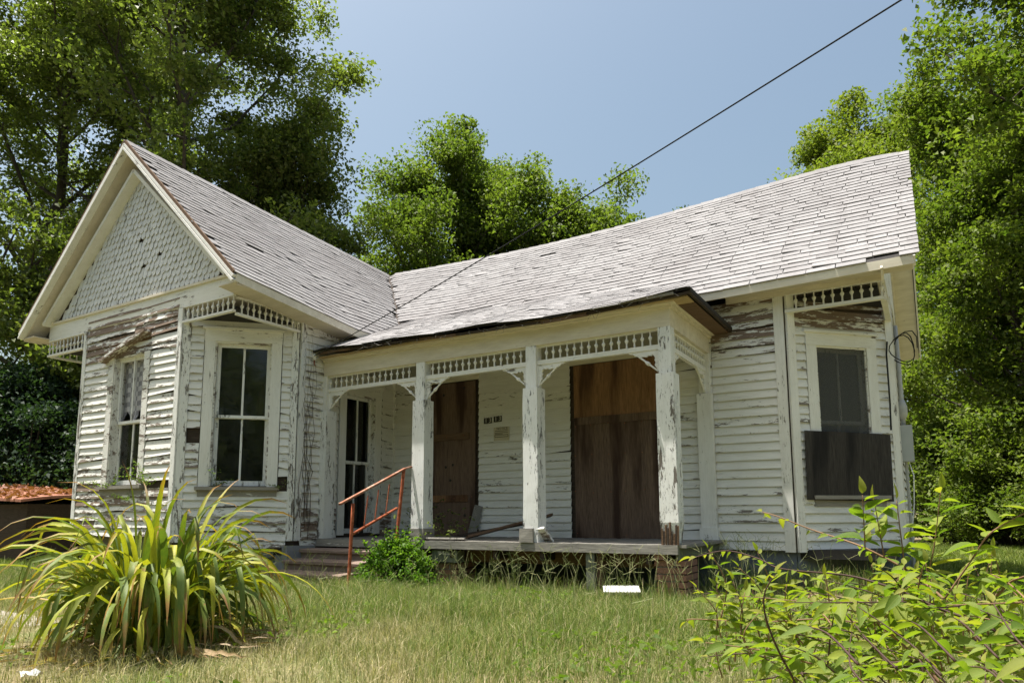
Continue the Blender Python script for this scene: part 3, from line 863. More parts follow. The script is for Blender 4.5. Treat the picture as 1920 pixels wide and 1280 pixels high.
# wing gable --------------------------------------------------------------
gab = MB(); gab.prism([(XL, 3.05), (XW, 3.05), (XW, 3.23), (XM, 5.44), (XL, 3.23)], YG + 0.001, YG + 0.05)
gable = gab.build('gable', W_DARK, house)
m = MB()
m.box(XL - 0.0, XW + 0.0, YG - 0.03, YG - 0.001, 3.06, 3.30)
m.build('frieze', PBm, gable)
m = MB(); m.box(XL - 0.0, XW + 0.02, YG - 0.06, YG - 0.001, 3.301, 3.335); m.build('shelf_moulding', PCR, gable)
for (xa, za, xb, zb) in ((XL - 0.02, 3.345, XM, 5.335), (XW + 0.02, 3.345, XM, 5.335)):
    n = Vector((xb - xa, 0, zb - za)).normalized(); sgn = 1 if xa < xb else -1
    off = 0.125
    px, pz = n.z * sgn * off, -n.x * sgn * off
    m = MB(); m.bar((xa + px * 0.6, YG - 0.026, za + pz * 0.6), (xb + px * 0.0, YG - 0.026, zb - 0.10), 0.05, 0.27, (0, 1, 0)); m.build('rake_trim', PA, gable)
    # overhang: soffit, barge board, crown
    sx = -EO if sgn > 0 else EO
    A = Vector((xa + sx * 0.97, YF, 3.185 - 0.02)); B = Vector((XM, YF, 5.595 - 0.02))
    m = MB(); m.bar(A + Vector((0, 0.02, -0.075)), B + Vector((0, 0.02, -0.075)), 0.03, 0.13, (0, 1, 0)); m.build('barge_board', PBm, gable)
    m = MB(); m.bar(A + Vector((0, -0.012, -0.015)), B + Vector((0, -0.012, -0.015)), 0.035, 0.05, (0, 1, 0)); m.build('rake_crown', PA, gable)
    m = MB(); m.bar(A + Vector((0, OV / 2 + 0.03, -0.105)), B + Vector((0, OV / 2 + 0.03, -0.105)), OV - 0.03, 0.018, (-(B - A).z * sgn, 0, (B - A).x * sgn)); m.build('rake_soffit', PSO, gable)
    m = MB(); m.bar(A + Vector((0, -0.02, 0.028)), B + Vector((0, -0.02, 0.028)), 0.05, 0.026, (0, 1, 0)); m.build('rotten_roof_edge', W_BROWN, gable)
# scale shingles
def scale_mesh(k):
    h = 0.185; wv = 0.094; c = 0.032 + 0.006 * (k % 2)
    ol = [(-wv / 2, h), (-wv / 2, 0.05), (-wv / 2 + c * 0.35, 0.022), (-wv / 2 + c, 0.0), (wv / 2 - c, 0.0), (wv / 2 - c * 0.35, 0.022), (wv / 2, 0.05), (wv / 2, h)]
    m = MB(); n = len(ol)
    fy = lambda z: -0.034 + 0.026 * z / h
    v = [(p[0], fy(p[1]), p[1]) for p in ol] + [(p[0], fy(p[1]) + 0.010, p[1]) for p in ol]
    f = [tuple(range(n))] + [(i + n, (i + 1) % n + n, (i + 1) % n, i) for i in range(n)]
    m.add(v, f); me = m.mesh('scale_shingle'); me.materials.append(PSC); return me
scs = [scale_mesh(k) for k in range(3)]
rows = 18
for i in range(rows):
    z = 3.33 + i * 0.098
    hw = (5.06 - z) / (5.06 - 3.33) * 1.80 + 0.06
    n = int(hw * 2 / 0.104) + 3
    for k in range(n + 1):
        x = XM - n * 0.052 + k * 0.104 + (0.052 if (i % 2) != (n % 2) else 0) - 0.026
        if abs(x - XM) > hw + 0.07 or random.random() < 0.006: continue
        obj('scale_shingle', random.choice(scs), None, gable, T(x + random.gauss(0, 0.004), YG, z + random.uniform(-0.010, 0.010)) @ Matrix.Rotation(random.gauss(0, 0.022), 4, 'Y') @ Matrix.Rotation(-abs(random.gauss(0, 0.02)), 4, 'X') @ Matrix.Rotation(random.gauss(0, 0.03), 4, 'Z'))
# boxed eaves of the wing
for (xa, xb) in ((XW, XE - 0.02), (XLE + 0.02, XL)):
    side = xa == XW
    n = 8
    for i in range(n):
        ya = YF + 0.02 + i * (D1 - YF) / n; yb = YF + 0.02 + (i + 1) * (D1 - YF) / n + 0.001
        if not side and i > 3: break
    m = MB(); zf = lambda yy: (eave_w(yy) if side else 3.185)
    y0, y1 = YF + 0.03, (1.15 if side else 2.5)
    m.bar(((xa + xb) / 2, y0, zf(y0) - 0.095), ((xa + xb) / 2, min(y1, 0.3), zf(min(y1, 0.3)) - 0.095), abs(xb - xa), 0.016); m.build('soffit', PSO, house)
    m = MB(); xf = xb if side else xa
    xf = xf + (0.03 if side else -0.03)
    m.bar((xf, y0 - 0.02, zf(y0) - 0.058), (xf, 0.3, zf(0.3) - 0.058), 0.025, 0.10); m.bar((xf, 0.3, zf(0.3) - 0.058), (xf, y1, zf(y1) - 0.058), 0.025, 0.10)
    m.build('crown_moulding', PCR, house)
    m = MB(); xs_ = XW + 0.012 if side else XL - 0.012
    m.bar((xs_, YG - 0.028, 3.18), (xs_, YG + C1 + 0.1, 3.05 if side else 3.15), 0.026, 0.24 if side else 0.2); m.build('frieze', PCR, house)
m = MB(); m.bar((XW + 0.014, YG + C1 + 0.102, 3.03), (XW + 0.014, D1, 2.84), 0.028, 0.28); m.build('frieze', PCm, house)
# triangular soffits above the cut corners
for pts in ([(XW - C1 - 0.02, YG - 0.028), (XW - 0.002, YG - 0.028), (XW - 0.002, YG + C1 + 0.02)], [(XL + C1 + 0.02, YG - 0.028), (XL + 0.002, YG - 0.028), (XL + 0.002, YG + C1 + 0.02)]):
    m = MB(); m.prism(pts, 0, 0.02); m.build('corner_soffit', PSO, house, frame((0, 0, 3.045), (1, 0, 0), (0, 0, 1), (0, 1, 0)))

# spindles ------------------------------------------------------------------
def spindle_mesh(h, nm='spindle'):
    m = MB(); q = h
    m.lathe([(0.010, 0), (0.011, 0.10 * q), (0.009, 0.30 * q), (0.011, 0.36 * q), (0.021, 0.45 * q), (0.023, 0.50 * q), (0.018, 0.57 * q), (0.010, 0.61 * q), (0.008, 0.66 * q), (0.009, q)], 8)
    me = m.mesh(nm); me.polygons.foreach_set('use_smooth', [True] * len(me.polygons)); me.materials.append(PZA); return me
SP = spindle_mesh(ZBB - ZRB - 0.05)
SPC = spindle_mesh(0.20)
def frieze_run(A, B, za, zb, rail_h, n, f0, f1, me, mat=PA, rail_w=0.05, top=True):
    A = Vector(A); B = Vector(B); d = (B - A); L = d.length; ex = d / L
    m = MB(); m.bar(A + Vector((0, 0, za + rail_h / 2)), B + Vector((0, 0, za + rail_h / 2)), rail_w, rail_h)
    if top: m.bar(A + Vector((0, 0, zb - 0.010)), B + Vector((0, 0, zb - 0.010)), rail_w * 0.8, 0.022)
    rail = m.build('spindle_frieze', mat, house)
    for i in range(n):
        p = A + d * (f0 + (f1 - f0) * i / (n - 1))
        obj('spindle', me, None, rail, T(p.x, p.y, za + rail_h - 0.002) @ Matrix.Rotation(random.gauss(0, 0.02), 4, 'X'))
    return rail
hw_ = 0.068
frieze_run((-4.96, 0.06, 0), (XB - hw_, 0.06, 0), ZRB, ZBB, 0.052, 15, 0.035, 0.90, SP)
frieze_run((XB + hw_, 0.06, 0), (XC - hw_, 0.06, 0), ZRB, ZBB, 0.052, 15, 0.06, 0.935, SP)
frieze_run((XC + hw_, 0.06, 0), (XD - hw_, 0.06, 0), ZRB, ZBB, 0.052, 15, 0.075, 0.93, SP)
frieze_run((0.0, 0.136, 0), (0.0, D1 - 0.02, 0), ZRB, ZBB, 0.052, 15, 0.03, 0.96, SP)
# cut-corner brackets
frieze_run((XW - C1 + 0.02, YG - 0.02, 0), (XW - 0.0, YG - 0.02, 0), 2.835, 3.062, 0.030, 10, 0.08, 0.985, SPC)
frieze_run((XW + 0.0, YG + 0.01, 0), (XW + 0.0, YG + C1 - 0.02, 0), 2.80, 3.035, 0.030, 11, 0.08, 0.97, SPC)
frieze_run((XL + C1 - 0.02, YG - 0.02, 0), (XL, YG - 0.02, 0), 2.80, 3.06, 0.030, 10, 0.06, 0.985, SPC)
frieze_run((XL, YG + 0.01, 0), (XL, YG + C1 - 0.02, 0), 2.80, 3.05, 0.030, 10, 0.08, 0.97, SPC)
frieze_run((XK + 0.01, D1 - 0.02, 0), (XR, D1 - 0.02, 0), 2.632, 2.862, 0.036, 10, 0.12, 0.985, SPC, rail_w=0.06)
frieze_run((XR, D1 + 0.012, 0), (XR, D1 + C2 - 0.02, 0), 2.632, 2.862, 0.036, 8, 0.1, 0.95, SPC, rail_w=0.06)

# ------------------------------------------------------------------ porch
m = MB()
m.box(-4.99, XD + hw_, -0.002, 0.12, ZBB, ZBT); beam = m.build('beam', PCR, house)
m = MB(); m.box(XD - hw_, XD + hw_ - 0.003, 0.121, D1 - 0.01, ZBB + 0.003, ZBT - 0.002); m.build('beam', PCR, house)
# crown: stepped profile along the front and the right return
for (a, b, c, d) in ((-0.035, 0.0, 0.0, 0.028), (-0.070, 0.0, 0.028, 0.055)):
    m = MB(); m.box(-4.97, XD + hw_ - a, a - 0.002, 0.02, ZBT - 0.02 + c, ZBT - 0.02 + d); m.build('crown_moulding', PCR, house)
    m = MB(); m.box(XD + hw_ + 0.001, XD + hw_ - a - 0.002, 0.021, D1 - 0.01, ZBT - 0.019 + c, ZBT - 0.021 + d); m.build('crown_moulding', PCR, house)
m = MB(); v = []
for i in range(31):
    xx = -4.95 + (0.30 + 4.95) * i / 30
    yj = -0.14 + random.uniform(-0.012, 0.02)
    v += [(xx, yj, 2.497), (xx, 0.1, 2.497), (xx, 0.1, 2.513), (xx, yj + 0.005, 2.513)]
f = []
for i in range(30):
    a = i * 4
    for k in range(4): f.append((a + k, a + 4 + k, a + 4 + (k + 1) % 4, a + (k + 1) % 4))
f += [(0, 1, 2, 3), (123, 122, 121, 120)]
m.add(v, f); m.build('porch_soffit', W_YEL, house)
m = MB(); m.box(XD + 0.075, XPE - 0.05, 0.10, D1 - 0.02, 2.490, 2.505); m.build('porch_soffit', W_BROWN, house)
# rotten roof edge: ragged boards between soffit and shingles
for k in range(9):
    xa = -4.9 + k * 0.585; xb = xa + 0.60
    m = MB(); zz = z_pedge((xa + xb) / 2)
    m.bar((xa, YPE + 0.035, z_pedge(xa) - 0.045 + random.uniform(-.006, .006)), (min(xb, XPE), YPE + 0.035, z_pedge(min(xb, XPE)) - 0.045 + random.uniform(-.01, .006)), 0.03, 0.026); m.build('rotten_edge_board', W_DARK if k % 3 else W_BROWN, house)
m = MB(); m.bar((-0.75, YPE + 0.01, 2.515), (0.18, YPE + 0.0, 2.535), 0.02, 0.028); m.build('rotten_edge_board', W_GRAY, house)
m = MB(); m.bar((XPE - 0.02, YPE + 0.04, hz - 0.045), (XPE - 0.02, D1 + 0.0, hz - 0.05), 0.03, 0.04); m.build('rotten_edge_board', W_DARK, house)
m = MB()
for k in range(70):
    xx = random.uniform(-4.9, 0.3); L = random.uniform(0.03, 0.16); a = random.uniform(-1.2, 1.2)
    yy = YPE + random.uniform(-0.02, 0.04); zz = z_pedge(xx) - random.uniform(0.02, 0.06)
    m.tube([(xx, yy, zz), (xx + L * math.sin(a) * 0.5, yy - 0.01, zz - L * 0.2), (xx + L * math.sin(a), yy - 0.015, zz - L * abs(math.cos(a)) * 0.6)], [0.003, 0.0025, 0.001], 4)
tag(m.build('roof_debris', W_GRAY, house), kind='stuff')
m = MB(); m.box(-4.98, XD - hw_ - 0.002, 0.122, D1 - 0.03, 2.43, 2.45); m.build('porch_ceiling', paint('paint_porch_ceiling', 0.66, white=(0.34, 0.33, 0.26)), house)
# posts
def post(x, mats=(PZ, PZ), plinth=True, rot=0):
    m = MB(); a = 0.068
    m.box(x - a, x + a, 0.0, 0.136, ZBOX + 0.001, ZBB - 0.001)
    p = m.build('porch_post', mats[0], house)
    n = 8; v = []; f = []; b = 0.095
    for i in range(n + 1):
        z = 0.0 + ZBOX * i / n
        rg = 0.006 if i in (0, 1) else 0.0018
        for (sx, sy) in ((-1, -1), (1, -1), (1, 1), (-1, 1)):
            e = random.uniform(-rg, rg)
            v.append((x + sx * (b + e - rot * (0.02 if i == 0 else 0)), 0.068 + sy * (b + e - rot * (0.03 if i == 0 else 0)), z))
    for i in range(n):
        for k in range(4): f.append((i * 4 + k, i * 4 + (k + 1) % 4, i * 4 + 4 + (k + 1) % 4, i * 4 + 4 + k))
    f += [(3, 2, 1, 0), tuple(n * 4 + k for k in range(4))]
    mm = MB(); mm.add(v, f); mm.build('post_casing', mats[1], p)
    return p
p = post(XB)
m = MB(); m.box(XB - 0.112, XB + 0.112, -0.042, 0.18, 0.0, 0.14, j=0.004); m.build('plinth', PBR, p)
p = post(XC)
m = MB(); m.box(XC - 0.125, XC + 0.05, -0.075, -0.03, 0.0, 0.155, j=0.006); m.build('plinth', W_GRAY, p)
m = MB(); m.bar((XC + 0.115, -0.02, 0.16), (XC + 0.14, 0.16, 0.0), 0.03, 0.11, (1, 0, 0)); m.build('plinth', PCm, p)
p = post(XD, (PZ2, PZ2), rot=1)
for k in range(9):
    m = MB(); xx = XD - 0.085 + k * 0.021; h_ = random.uniform(0.10, 0.24)
    m.box(xx, xx + 0.018, -0.036 - random.uniform(0, .004), -0.026, 0.0, h_, j=0.004); m.build('rot_splinter', W_DARK if k % 2 else W_BROWN, p)
# half posts against the walls
m = MB(); m.box(XW + 0.003, XW + 0.10, -0.0, 0.12, ZBOX, ZBB - 0.001); p = m.build('half_post', PZA, house)
m = MB(); m.box(XW + 0.003, XW + 0.14, -0.03, 0.16, 0.0, ZBOX - 0.001); m.build('post_casing', PZ2, p)
m = MB(); m.box(-0.068, 0.068, D1 - 0.07, D1 - 0.001, ZBOX, ZBB); p = m.build('half_post', PZA, house)
m = MB(); m.box(-0.092, 0.092, D1 - 0.10, D1 - 0.001, 0.14, ZBOX - 0.001); m.build('post_casing', PZA, p)
m = MB(); m.box(-0.11, 0.11, D1 - 0.12, D1 - 0.001, 0.0, 0.139); m.build('plinth', PZA, p)
# fretwork brackets
bk = MB()
bk.prism([(0, 0), (0.36, 0), (0.335, -0.018), (0.30, -0.022), (0.275, -0.045), (0.25, -0.05), (0.225, -0.07), (0.19, -0.058), (0.15, -0.066), (0.125, -0.05), (0.095, -0.06), (0.08, -0.045), (0.066, -0.062),
          (0.052, -0.085), (0.060, -0.11), (0.048, -0.135), (0.058, -0.165), (0.036, -0.20), (0.024, -0.235), (0.0, -0.27)][::-1], -0.014, 0.014)
bk.tube([(0.235, 0, -0.055), (0.165, 0, -0.112), (0.145, 0, -0.13), (0.125, 0, -0.146), (0.108, 0, -0.16), (0.028, 0, -0.228)], [0.010, 0.010, 0.020, 0.022, 0.011, 0.010], 7)
bme = bk.mesh('bracket'); bme.materials.append(PA)
for x, sg in ((XW + 0.10, 1), (XB - hw_, -1), (XB + hw_, 1), (XC - hw_, -1), (XC + hw_, 1), (XD - hw_, -1)):
    obj('bracket', bme, None, house, T(x, 0.06, ZRB) @ Matrix.Rotation(0 if sg > 0 else math.pi, 4, 'Z'))
obj('bracket', bme, None, house, T(0, 0.137, ZRB) @ Matrix.Rotation(math.pi / 2, 4, 'Z'))
obj('bracket', bme, None, house, T(0, D1 - 0.07, ZRB) @ Matrix.Rotation(-math.pi / 2, 4, 'Z'))
# floor
fl = MB()
x = -4.98
while x < 0.10:
    fl.box(x, x + 0.088, -0.03 + random.uniform(-.008, .008), D1 - 0.03, -0.03, -0.002 + random.uniform(-.003, .003)); x += 0.092
tag(fl.build('porch_floor', W_GRAY, house), kind='stuff')
m = MB(); m.box(XB - 0.3, 0.09, -0.060, -0.031, -0.095, -0.004, j=0.003); m.build('rim_board', W_GRAY, house)
m = MB(); m.box(-4.98, XB - 0.302, -0.058, -0.031, -0.10, -0.006, j=0.004); m.build('rim_board', PBR, house)
m = MB(); m.box(0.06, 0.095, -0.028, D1 - 0.03, -0.15, -0.012); m.build('rim_board', W_GREEN, house)
m = MB(); m.box(-4.9, 0.05, 0.25, 0.30, -0.26, -0.04); m.build('joist', W_BROWN, house)
for k in range(8):
    m = MB(); xx = -4.6 + k * 0.62; m.box(xx, xx + 0.05, -0.02, D1 - 0.05, -0.20, -0.035); m.build('joist', W_DARK, house)
# supports under the porch
bm_ = MB(); bm_.box(0, 0.2, 0, 0.095, 0, 0.06, j=0.004); bme2 = bm_.mesh('brick'); bme2.materials.append(M_BRICK)
def pier(x0, y0, nx, nz, zt):
    m = MB(); m.box(x0 + 0.006, x0 + nx * 0.21 - 0.012, y0 + 0.008, y0 + 0.36, GZ - 0.05, zt - 0.002); p = m.build('brick_pier', M_MORTAR, house)
    for r in range(nz):
        z = zt - 0.066 - r * 0.07
        for k in range(nx):
            obj('brick', bme2, None, p, T(x0 + k * 0.21 + (0.0 if r % 2 else -0.02), y0 - 0.002, z) @ Matrix.Rotation(random.gauss(0, 0.01), 4, 'Y'))
        for k in range(2):
            obj('brick', bme2, None, p, T(x0 + nx * 0.21 - 0.006, y0 + 0.10 + k * 0.21 - 0.1, z) @ Matrix.Rotation(math.pi / 2, 4, 'Z') @ T(0, -0.095 + 0.0, 0))
pier(-0.16, 0.02, 1, 6, -0.155); pier(-2.98, 0.04, 1, 5, -0.27)
m = MB(); m.box(-3.02, -2.64, -0.01, 0.14, -0.255, -0.115); m.build('pier_block', W_GREEN, house)
m = MB(); m.box(-0.17, -0.06, -0.028, 0.12, -0.15, -0.098); m.build('pier_block', M_BRICK, house)
m = MB(); m.box(-0.93, -0.83, -0.03, 0.07, GZ - 0.1, -0.098, j=0.004); m.build('support_post', W_GREEN, house)
m = MB(); m.box(-0.825, -0.77, 0.02, 0.12, GZ - 0.1, -0.099, j=0.004); m.build('support_post', W_BROWN, house)

# ------------------------------------------------------------------ steps, rail and small things about the house
random.seed(5)
st = empty('porch_steps', (-4.3, -0.6, GZ))
tag(st, 'worn reddish concrete steps leading up to the porch floor', 'steps')
for k in range(4):
    zt = -0.125 * (k + 1); y1 = -0.062 - 0.28 * k; y0 = y1 - 0.28
    n = 10; v = []; f = []
    xa, xb = -4.97, -3.62
    for i in range(n + 1):
        x = xa + (xb - xa) * i / n; e = random.uniform(-.006, .006); e2 = random.uniform(-.008, .004)
        v += [(x, y0 + 0.02 + e, GZ - 0.05), (x, y0 + 0.02 + e, zt - 0.05), (x, y0 - 0.015 + e, zt - 0.045), (x, y0 - 0.018 + e, zt - 0.012 + e2), (x, y0 + e, zt + e2), (x, y1, zt + 0.004), (x, y1, GZ - 0.05)]
    for i in range(n):
        for q in range(6): f.append((i * 7 + q, i * 7 + q + 1, i * 7 + 8 + q, i * 7 + 7 + q))
    f += [tuple(range(6, -1, -1)), tuple(n * 7 + q for q in range(7))]
    m = MB(); m.add(v, f); m.build('step', M_STEP, st)
m = MB(); m.box(-5.2, -4.975, -0.55, -0.07, GZ - 0.05, -0.09, j=0.02); m.build('side_block', M_STONE, st)

hr = empty('handrail', (-3.367, -1.06, GZ))
tag(hr, 'rusty red iron pipe handrail climbing the porch steps', 'handrail')
XH = -3.367
def pipe(a, b, r, mat, name):
    m = MB(); a = Vector(a); b = Vector(b)
    m.tube([a.lerp(b, i / 6) for i in range(7)], r, 8); m.build(name, mat, hr, smooth=True)
pipe((XH, -1.07, GZ - 0.05), (XH, -1.02, 0.445), 0.021, M_RUST, 'post')
pipe((XH, -0.29, -0.14), (XH, -0.15, 0.875), 0.021, M_RUST, 'post')
m = MB(); m.bar((XH, -1.225, 0.435), (XH, -0.13, 0.888), 0.045, 0.022, (0, 0, 1)); m.build('top_rail', M_RAIL, hr)
m = MB(); m.bar((XH, -0.131, 0.888), (XH + 0.02, -0.03, 0.915), 0.04, 0.02, (0, 0, 1)); m.build('top_rail', M_RAIL, hr)
pipe((XH, -1.05, 0.088), (XH, -0.27, 0.395), 0.016, M_RUST, 'mid_rail')
for t in (0.27, 0.5, 0.74):
    yb = -1.05 + 0.78 * t; zb = 0.088 + 0.307 * t
    pipe((XH, yb, zb), (XH, yb + 0.06, zb + 0.37), 0.007, M_RUST, 'baluster')

# house number and notice
def text_mesh(s, size, name):
    cu = bpy.data.curves.new(name, 'FONT'); cu.body = s; cu.size = size; cu.extrude = 0.0008; cu.align_x = 'CENTER'; cu.align_y = 'CENTER'
    t = bpy.data.objects.new(name, cu); COL.objects.link(t)
    bpy.context.view_layer.update()
    me = bpy.data.meshes.new_from_object(t.evaluated_get(bpy.context.evaluated_depsgraph_get()))
    bpy.data.objects.remove(t); return me
FR = frame((0, 0, 0), (1, 0, 0), (0, 0, 1), (0, -1, 0))
num = empty('house_number', (-3.11, D1 - 0.04, 1.64))
tag(num, 'black number tiles reading 13 13 on the clapboards beside the narrow plywood door', 'sign')
for ch, x, z in (('1', -3.225, 1.668), ('3', -3.155, 1.672), ('1', -3.055, 1.680), ('3', -2.985, 1.684)):
    m = MB(); m.box(-0.034, 0.034, -0.004, 0.0, -0.042, 0.042); tl = m.build('number_tile', M_TILE, num, T(x, D1 - 0.036, z))
    obj('digit', text_mesh(ch, 0.095, 'digit'), M_DIGIT, tl, T(x + 0.005, D1 - 0.042, z) @ FR)
nt = empty('notice', (-2.955, D1 - 0.04, 1.36))
tag(nt, 'faded paper notice pinned to the clapboards under the house number', 'notice')
m = MB(); m.box(-0.132, 0.132, -0.002, 0.0, -0.10, 0.10); m.build('paper', M_PAPER, nt, T(-2.957, D1 - 0.036, 1.462))
obj('heading', text_mesh('NOTICE', 0.052, 'heading'), M_INK, nt, T(-2.945, D1 - 0.0395, 1.537) @ FR)
m = MB()
for z, a, b in ((1.505, -0.11, 0.11), (1.480, -0.115, 0.11), (1.462, -0.11, 0.02), (1.447, -0.115, 0.115), (1.418, -0.115, 0.115)): m.box(a, b, -0.001, 0.0, z - 0.0035, z + 0.0035)
m.box(-0.115, -0.109, -0.001, 0, 1.42, 1.445); m.box(0.109, 0.115, -0.001, 0, 1.42, 1.445)
m.build('printed_lines', M_INK, nt, T(-2.957, D1 - 0.0385, 0))

# meter and cables at the right end
mt = empty('electric_meter', (XR + 0.05, D1 + C2 + 0.25, 0.9))
tag(mt, 'grey electric meter box with conduit on the right end wall', 'meter box')
m = MB(); m.box(XR + 0.03, XR + 0.16, D1 + C2 + 0.10, D1 + C2 + 0.32, 0.92, 1.36); m.build('box', M_METER, mt)
m = MB(); m.tube([(XR + 0.07, D1 + C2 + 0.2, 1.36), (XR + 0.07, D1 + C2 + 0.2, 1.55), (XR + 0.06, D1 + C2 + 0.2, 2.62)], 0.026, 8); m.lathe([(0.03, 1.44), (0.055, 1.5), (0.055, 1.6), (0.03, 1.68)], 8, T(XR + 0.07, D1 + C2 + 0.2, 0)); m.build('conduit', M_PIPE, mt, smooth=True)
m = MB(); m.tube([(XR + 0.07, D1 + C2 + 0.2, 0.92), (XR + 0.07, D1 + C2 + 0.2, GZ)], 0.018, 8); m.build('lower_conduit', M_PIPE, mt)
m = MB(); m.tube([(XR + 0.10, D1 + C2 + 0.18, 0.92), (XR + 0.14, D1 + C2 + 0.15, 0.75), (XR + 0.12, D1 + C2 + 0.15, 0.4), (XR + 0.08, D1 + C2 + 0.15, 0.1)], 0.006, 6); m.build('loose_wire', M_WHITE, mt)
m = MB(); pts = []
for i in range(34):
    t = i / 33 * 2.4 * 2 * math.pi
    q_ = 1 - 0.32 * (i / 33) + 0.05 * math.sin(2.3 * t); pts.append((XR + 0.12 + 0.16 * q_ * math.cos(t) + 0.02 * math.sin(1.7 * t), D1 + C2 - 0.05 + 0.06 * math.sin(t * 0.5), 2.26 + 0.02 * i / 33 + 0.23 * q_ * math.sin(t + 0.35 * math.sin(t))))
m.tube(pts, 0.0065, 6)
m.tube([(XR - 0.03, D1 + C2 - 0.12, 2.36), (XR - 0.045, D1 + C2 - 0.16, 2.2), (XR - 0.045, D1 + C2 - 0.16, 1.6), (XR - 0.055, D1 + C2 - 0.17, 1.28)], 0.010, 6)
tag(m.build('cable_coil', M_CABLE, None), 'loop of black cable dangling from the right corner of the eave', 'cable')
m = MB(); A = Vector((-4.99, -0.2, 2.512)); B = Vector((2.336, -2.526, 3.272)); d = B - A
pts = [A + d * t + Vector((0, 0, -0.05 * math.sin(math.pi * min(1, t)))) for t in [i / 24 for i in range(0, 37)]]
m.tube(pts, 0.006, 6)
tag(m.build('service_cable', M_CABLE), 'black overhead service cable running from the porch roof across the sky', 'cable')

nm = MB()
for (sa, sb, zs) in ((X(-4.26), X(-3.44), (0.05, 0.55, 1.47, 2.2)), (X(-1.77), X(-0.58), (0.06, 0.6, 1.1, 1.48, 1.66, 2.26))):
    for z_ in zs:
        for k in range(6):
            nm.lathe([(0.006, 0), (0.005, 0.003)], 6, T(sa + (sb - sa) * k / 5 + random.gauss(0, 0.01), -0.052, z_ + random.gauss(0, 0.01)) @ Matrix.Rotation(math.pi / 2, 4, 'X'))
tag(nm.build('nail_heads', M_RUST, house, W4.M), kind='stuff')
ins = empty('cable_insulator', (-4.99, -0.2, 2.49)); tag(ins, 'small white porcelain insulator holding the service cable at the porch roof corner', 'insulator')
m = MB(); m.lathe([(0.012, -0.05), (0.028, -0.03), (0.018, -0.01), (0.030, 0.01), (0.018, 0.03), (0.012, 0.045)], 9); m.build('spool', M_WHITE, ins, T(-4.975, -0.195, 2.51))
m = MB(); m.tube([(-4.975, -0.195, 2.40), (-4.975, -0.195, 2.56)], 0.006, 6); m.tube([(-4.975, -0.195, 2.40), (-5.01, -0.12, 2.38), (-5.03, -0.05, 2.38)], 0.006, 6); m.build('iron_bracket', M_RUST, ins)
# loose planks on the porch
for nm, a, b, wd_, th, mat, lab in (
    ('loose_plank', (-3.40, 1.38, 0.0), (-3.33, 1.47, 0.44), 0.12, 0.022, W_GRAY, 'short broken grey plank leaning beside the narrow plywood door'),
    ('loose_plank', (-2.75, 0.35, 0.03), (-2.05, 1.30, 0.30), 0.10, 0.03, W_BROWN, 'brown plank propped diagonally behind the middle porch post'),
    ('loose_plank', (-3.2, 0.7, 0.02), (-2.35, 1.25, 0.20), 0.03, 0.03, W_DARK, 'thin dark stick lying across the porch behind the middle post'),
    ('loose_plank', (-3.2, 0.02, 0.012), (-2.55, 0.05, 0.012), 0.09, 0.02, W_GRAY, 'weathered plank lying flat on the porch edge by the second post')):
    m = MB(); m.bar(a, b, wd_, th, (0, 0.4, 1)); tag(m.build(nm, mat), lab, 'plank')
# foam tray, paper scrap
m = MB(); v = [(-.19, -.1, .0), (.19, -.1, .0), (.19, .1, .0), (-.19, .1, .0), (-.23, -.13, .045), (.23, -.13, .045), (.23, .13, .045), (-.23, .13, .045), (-.18, -.09, .006), (.18, -.09, .006), (.18, .09, .006), (-.18, .09, .006)]
m.add(v, [(3, 2, 1, 0), (0, 1, 5, 4), (1, 2, 6, 5), (2, 3, 7, 6), (3, 0, 4, 7), (4, 5, 9, 8), (5, 6, 10, 9), (6, 7, 11, 10), (7, 4, 8, 11), (8, 9, 10, 11)])
tag(m.build('foam_tray', M_WHITE, None, T(-0.42, -0.30, GZ + 0.10) @ Matrix.Rotation(0.45, 4, 'Z') @ Matrix.Rotation(0.2, 4, 'X') @ Matrix.Scale(0.78, 4)), 'white foam tray lying in the grass below the porch', 'tray')
m = MB(); n = 6; v = [((i - 2.5) * 0.035, (j - 2.5) * 0.03, 0.05 * random.random() + 0.03 * math.sin(i * 1.3) * math.cos(j)) for i in range(n) for j in range(n)]
m.add(v, [(i * n + j, i * n + n + j, i * n + n + j + 1, i * n + j + 1) for i in range(n - 1) for j in range(n - 1)])
tag(m.build('paper_scrap', M_WHITE, None, T(-1.87, -4.90, GZ + 0.04) @ Matrix.Scale(0.6, 4)), 'crumpled white paper scrap in the grass at bottom left', 'paper')
# curtains
def curtain(W, s0, s1, zt, zb, y, mat, label, torn=0.0, name='curtain'):
    nx, nz = 14, 10; v = []; f = []
    for i in range(nx + 1):
        for j in range(nz + 1):
            zz = zt + (zb + torn * (0.35 * math.sin(i * 0.9) + 0.3 * random.random()) - zt) * j / nz
            v.append((s0 + (s1 - s0) * i / nx, y + 0.018 * math.sin(i * 2.1) + 0.004 * j * 0.3, zz))
    for i in range(nx):
        for j in range(nz): f.append((i * (nz + 1) + j, i * (nz + 1) + j + 1, (i + 1) * (nz + 1) + j + 1, (i + 1) * (nz + 1) + j))
    m = MB(); m.add(v, f); o = m.build(name, mat, None, W.M, smooth=True); tag(o, label, 'curtain'); return o
curtain(W1, 0.89, 1.57, 2.54, 1.66, 0.125, M_CHECK, 'torn grey checked curtain behind the gable window', 0.25)
curtain(W1, 1.05, 1.3, 1.62, 0.85, 0.20, M_CURT, 'plain curtain strip hanging in the lower half of the gable window')
curtain(W5, 0.39, 1.07, 2.12, 0.9, 0.2, M_CURT, 'dim grey curtain behind the screened right window')
m = MB(); m.lathe([(0.0, 0), (0.06, 0.02), (0.075, 0.12), (0.05, 0.3), (0.03, 0.42), (0.0, 0.45)], 9)
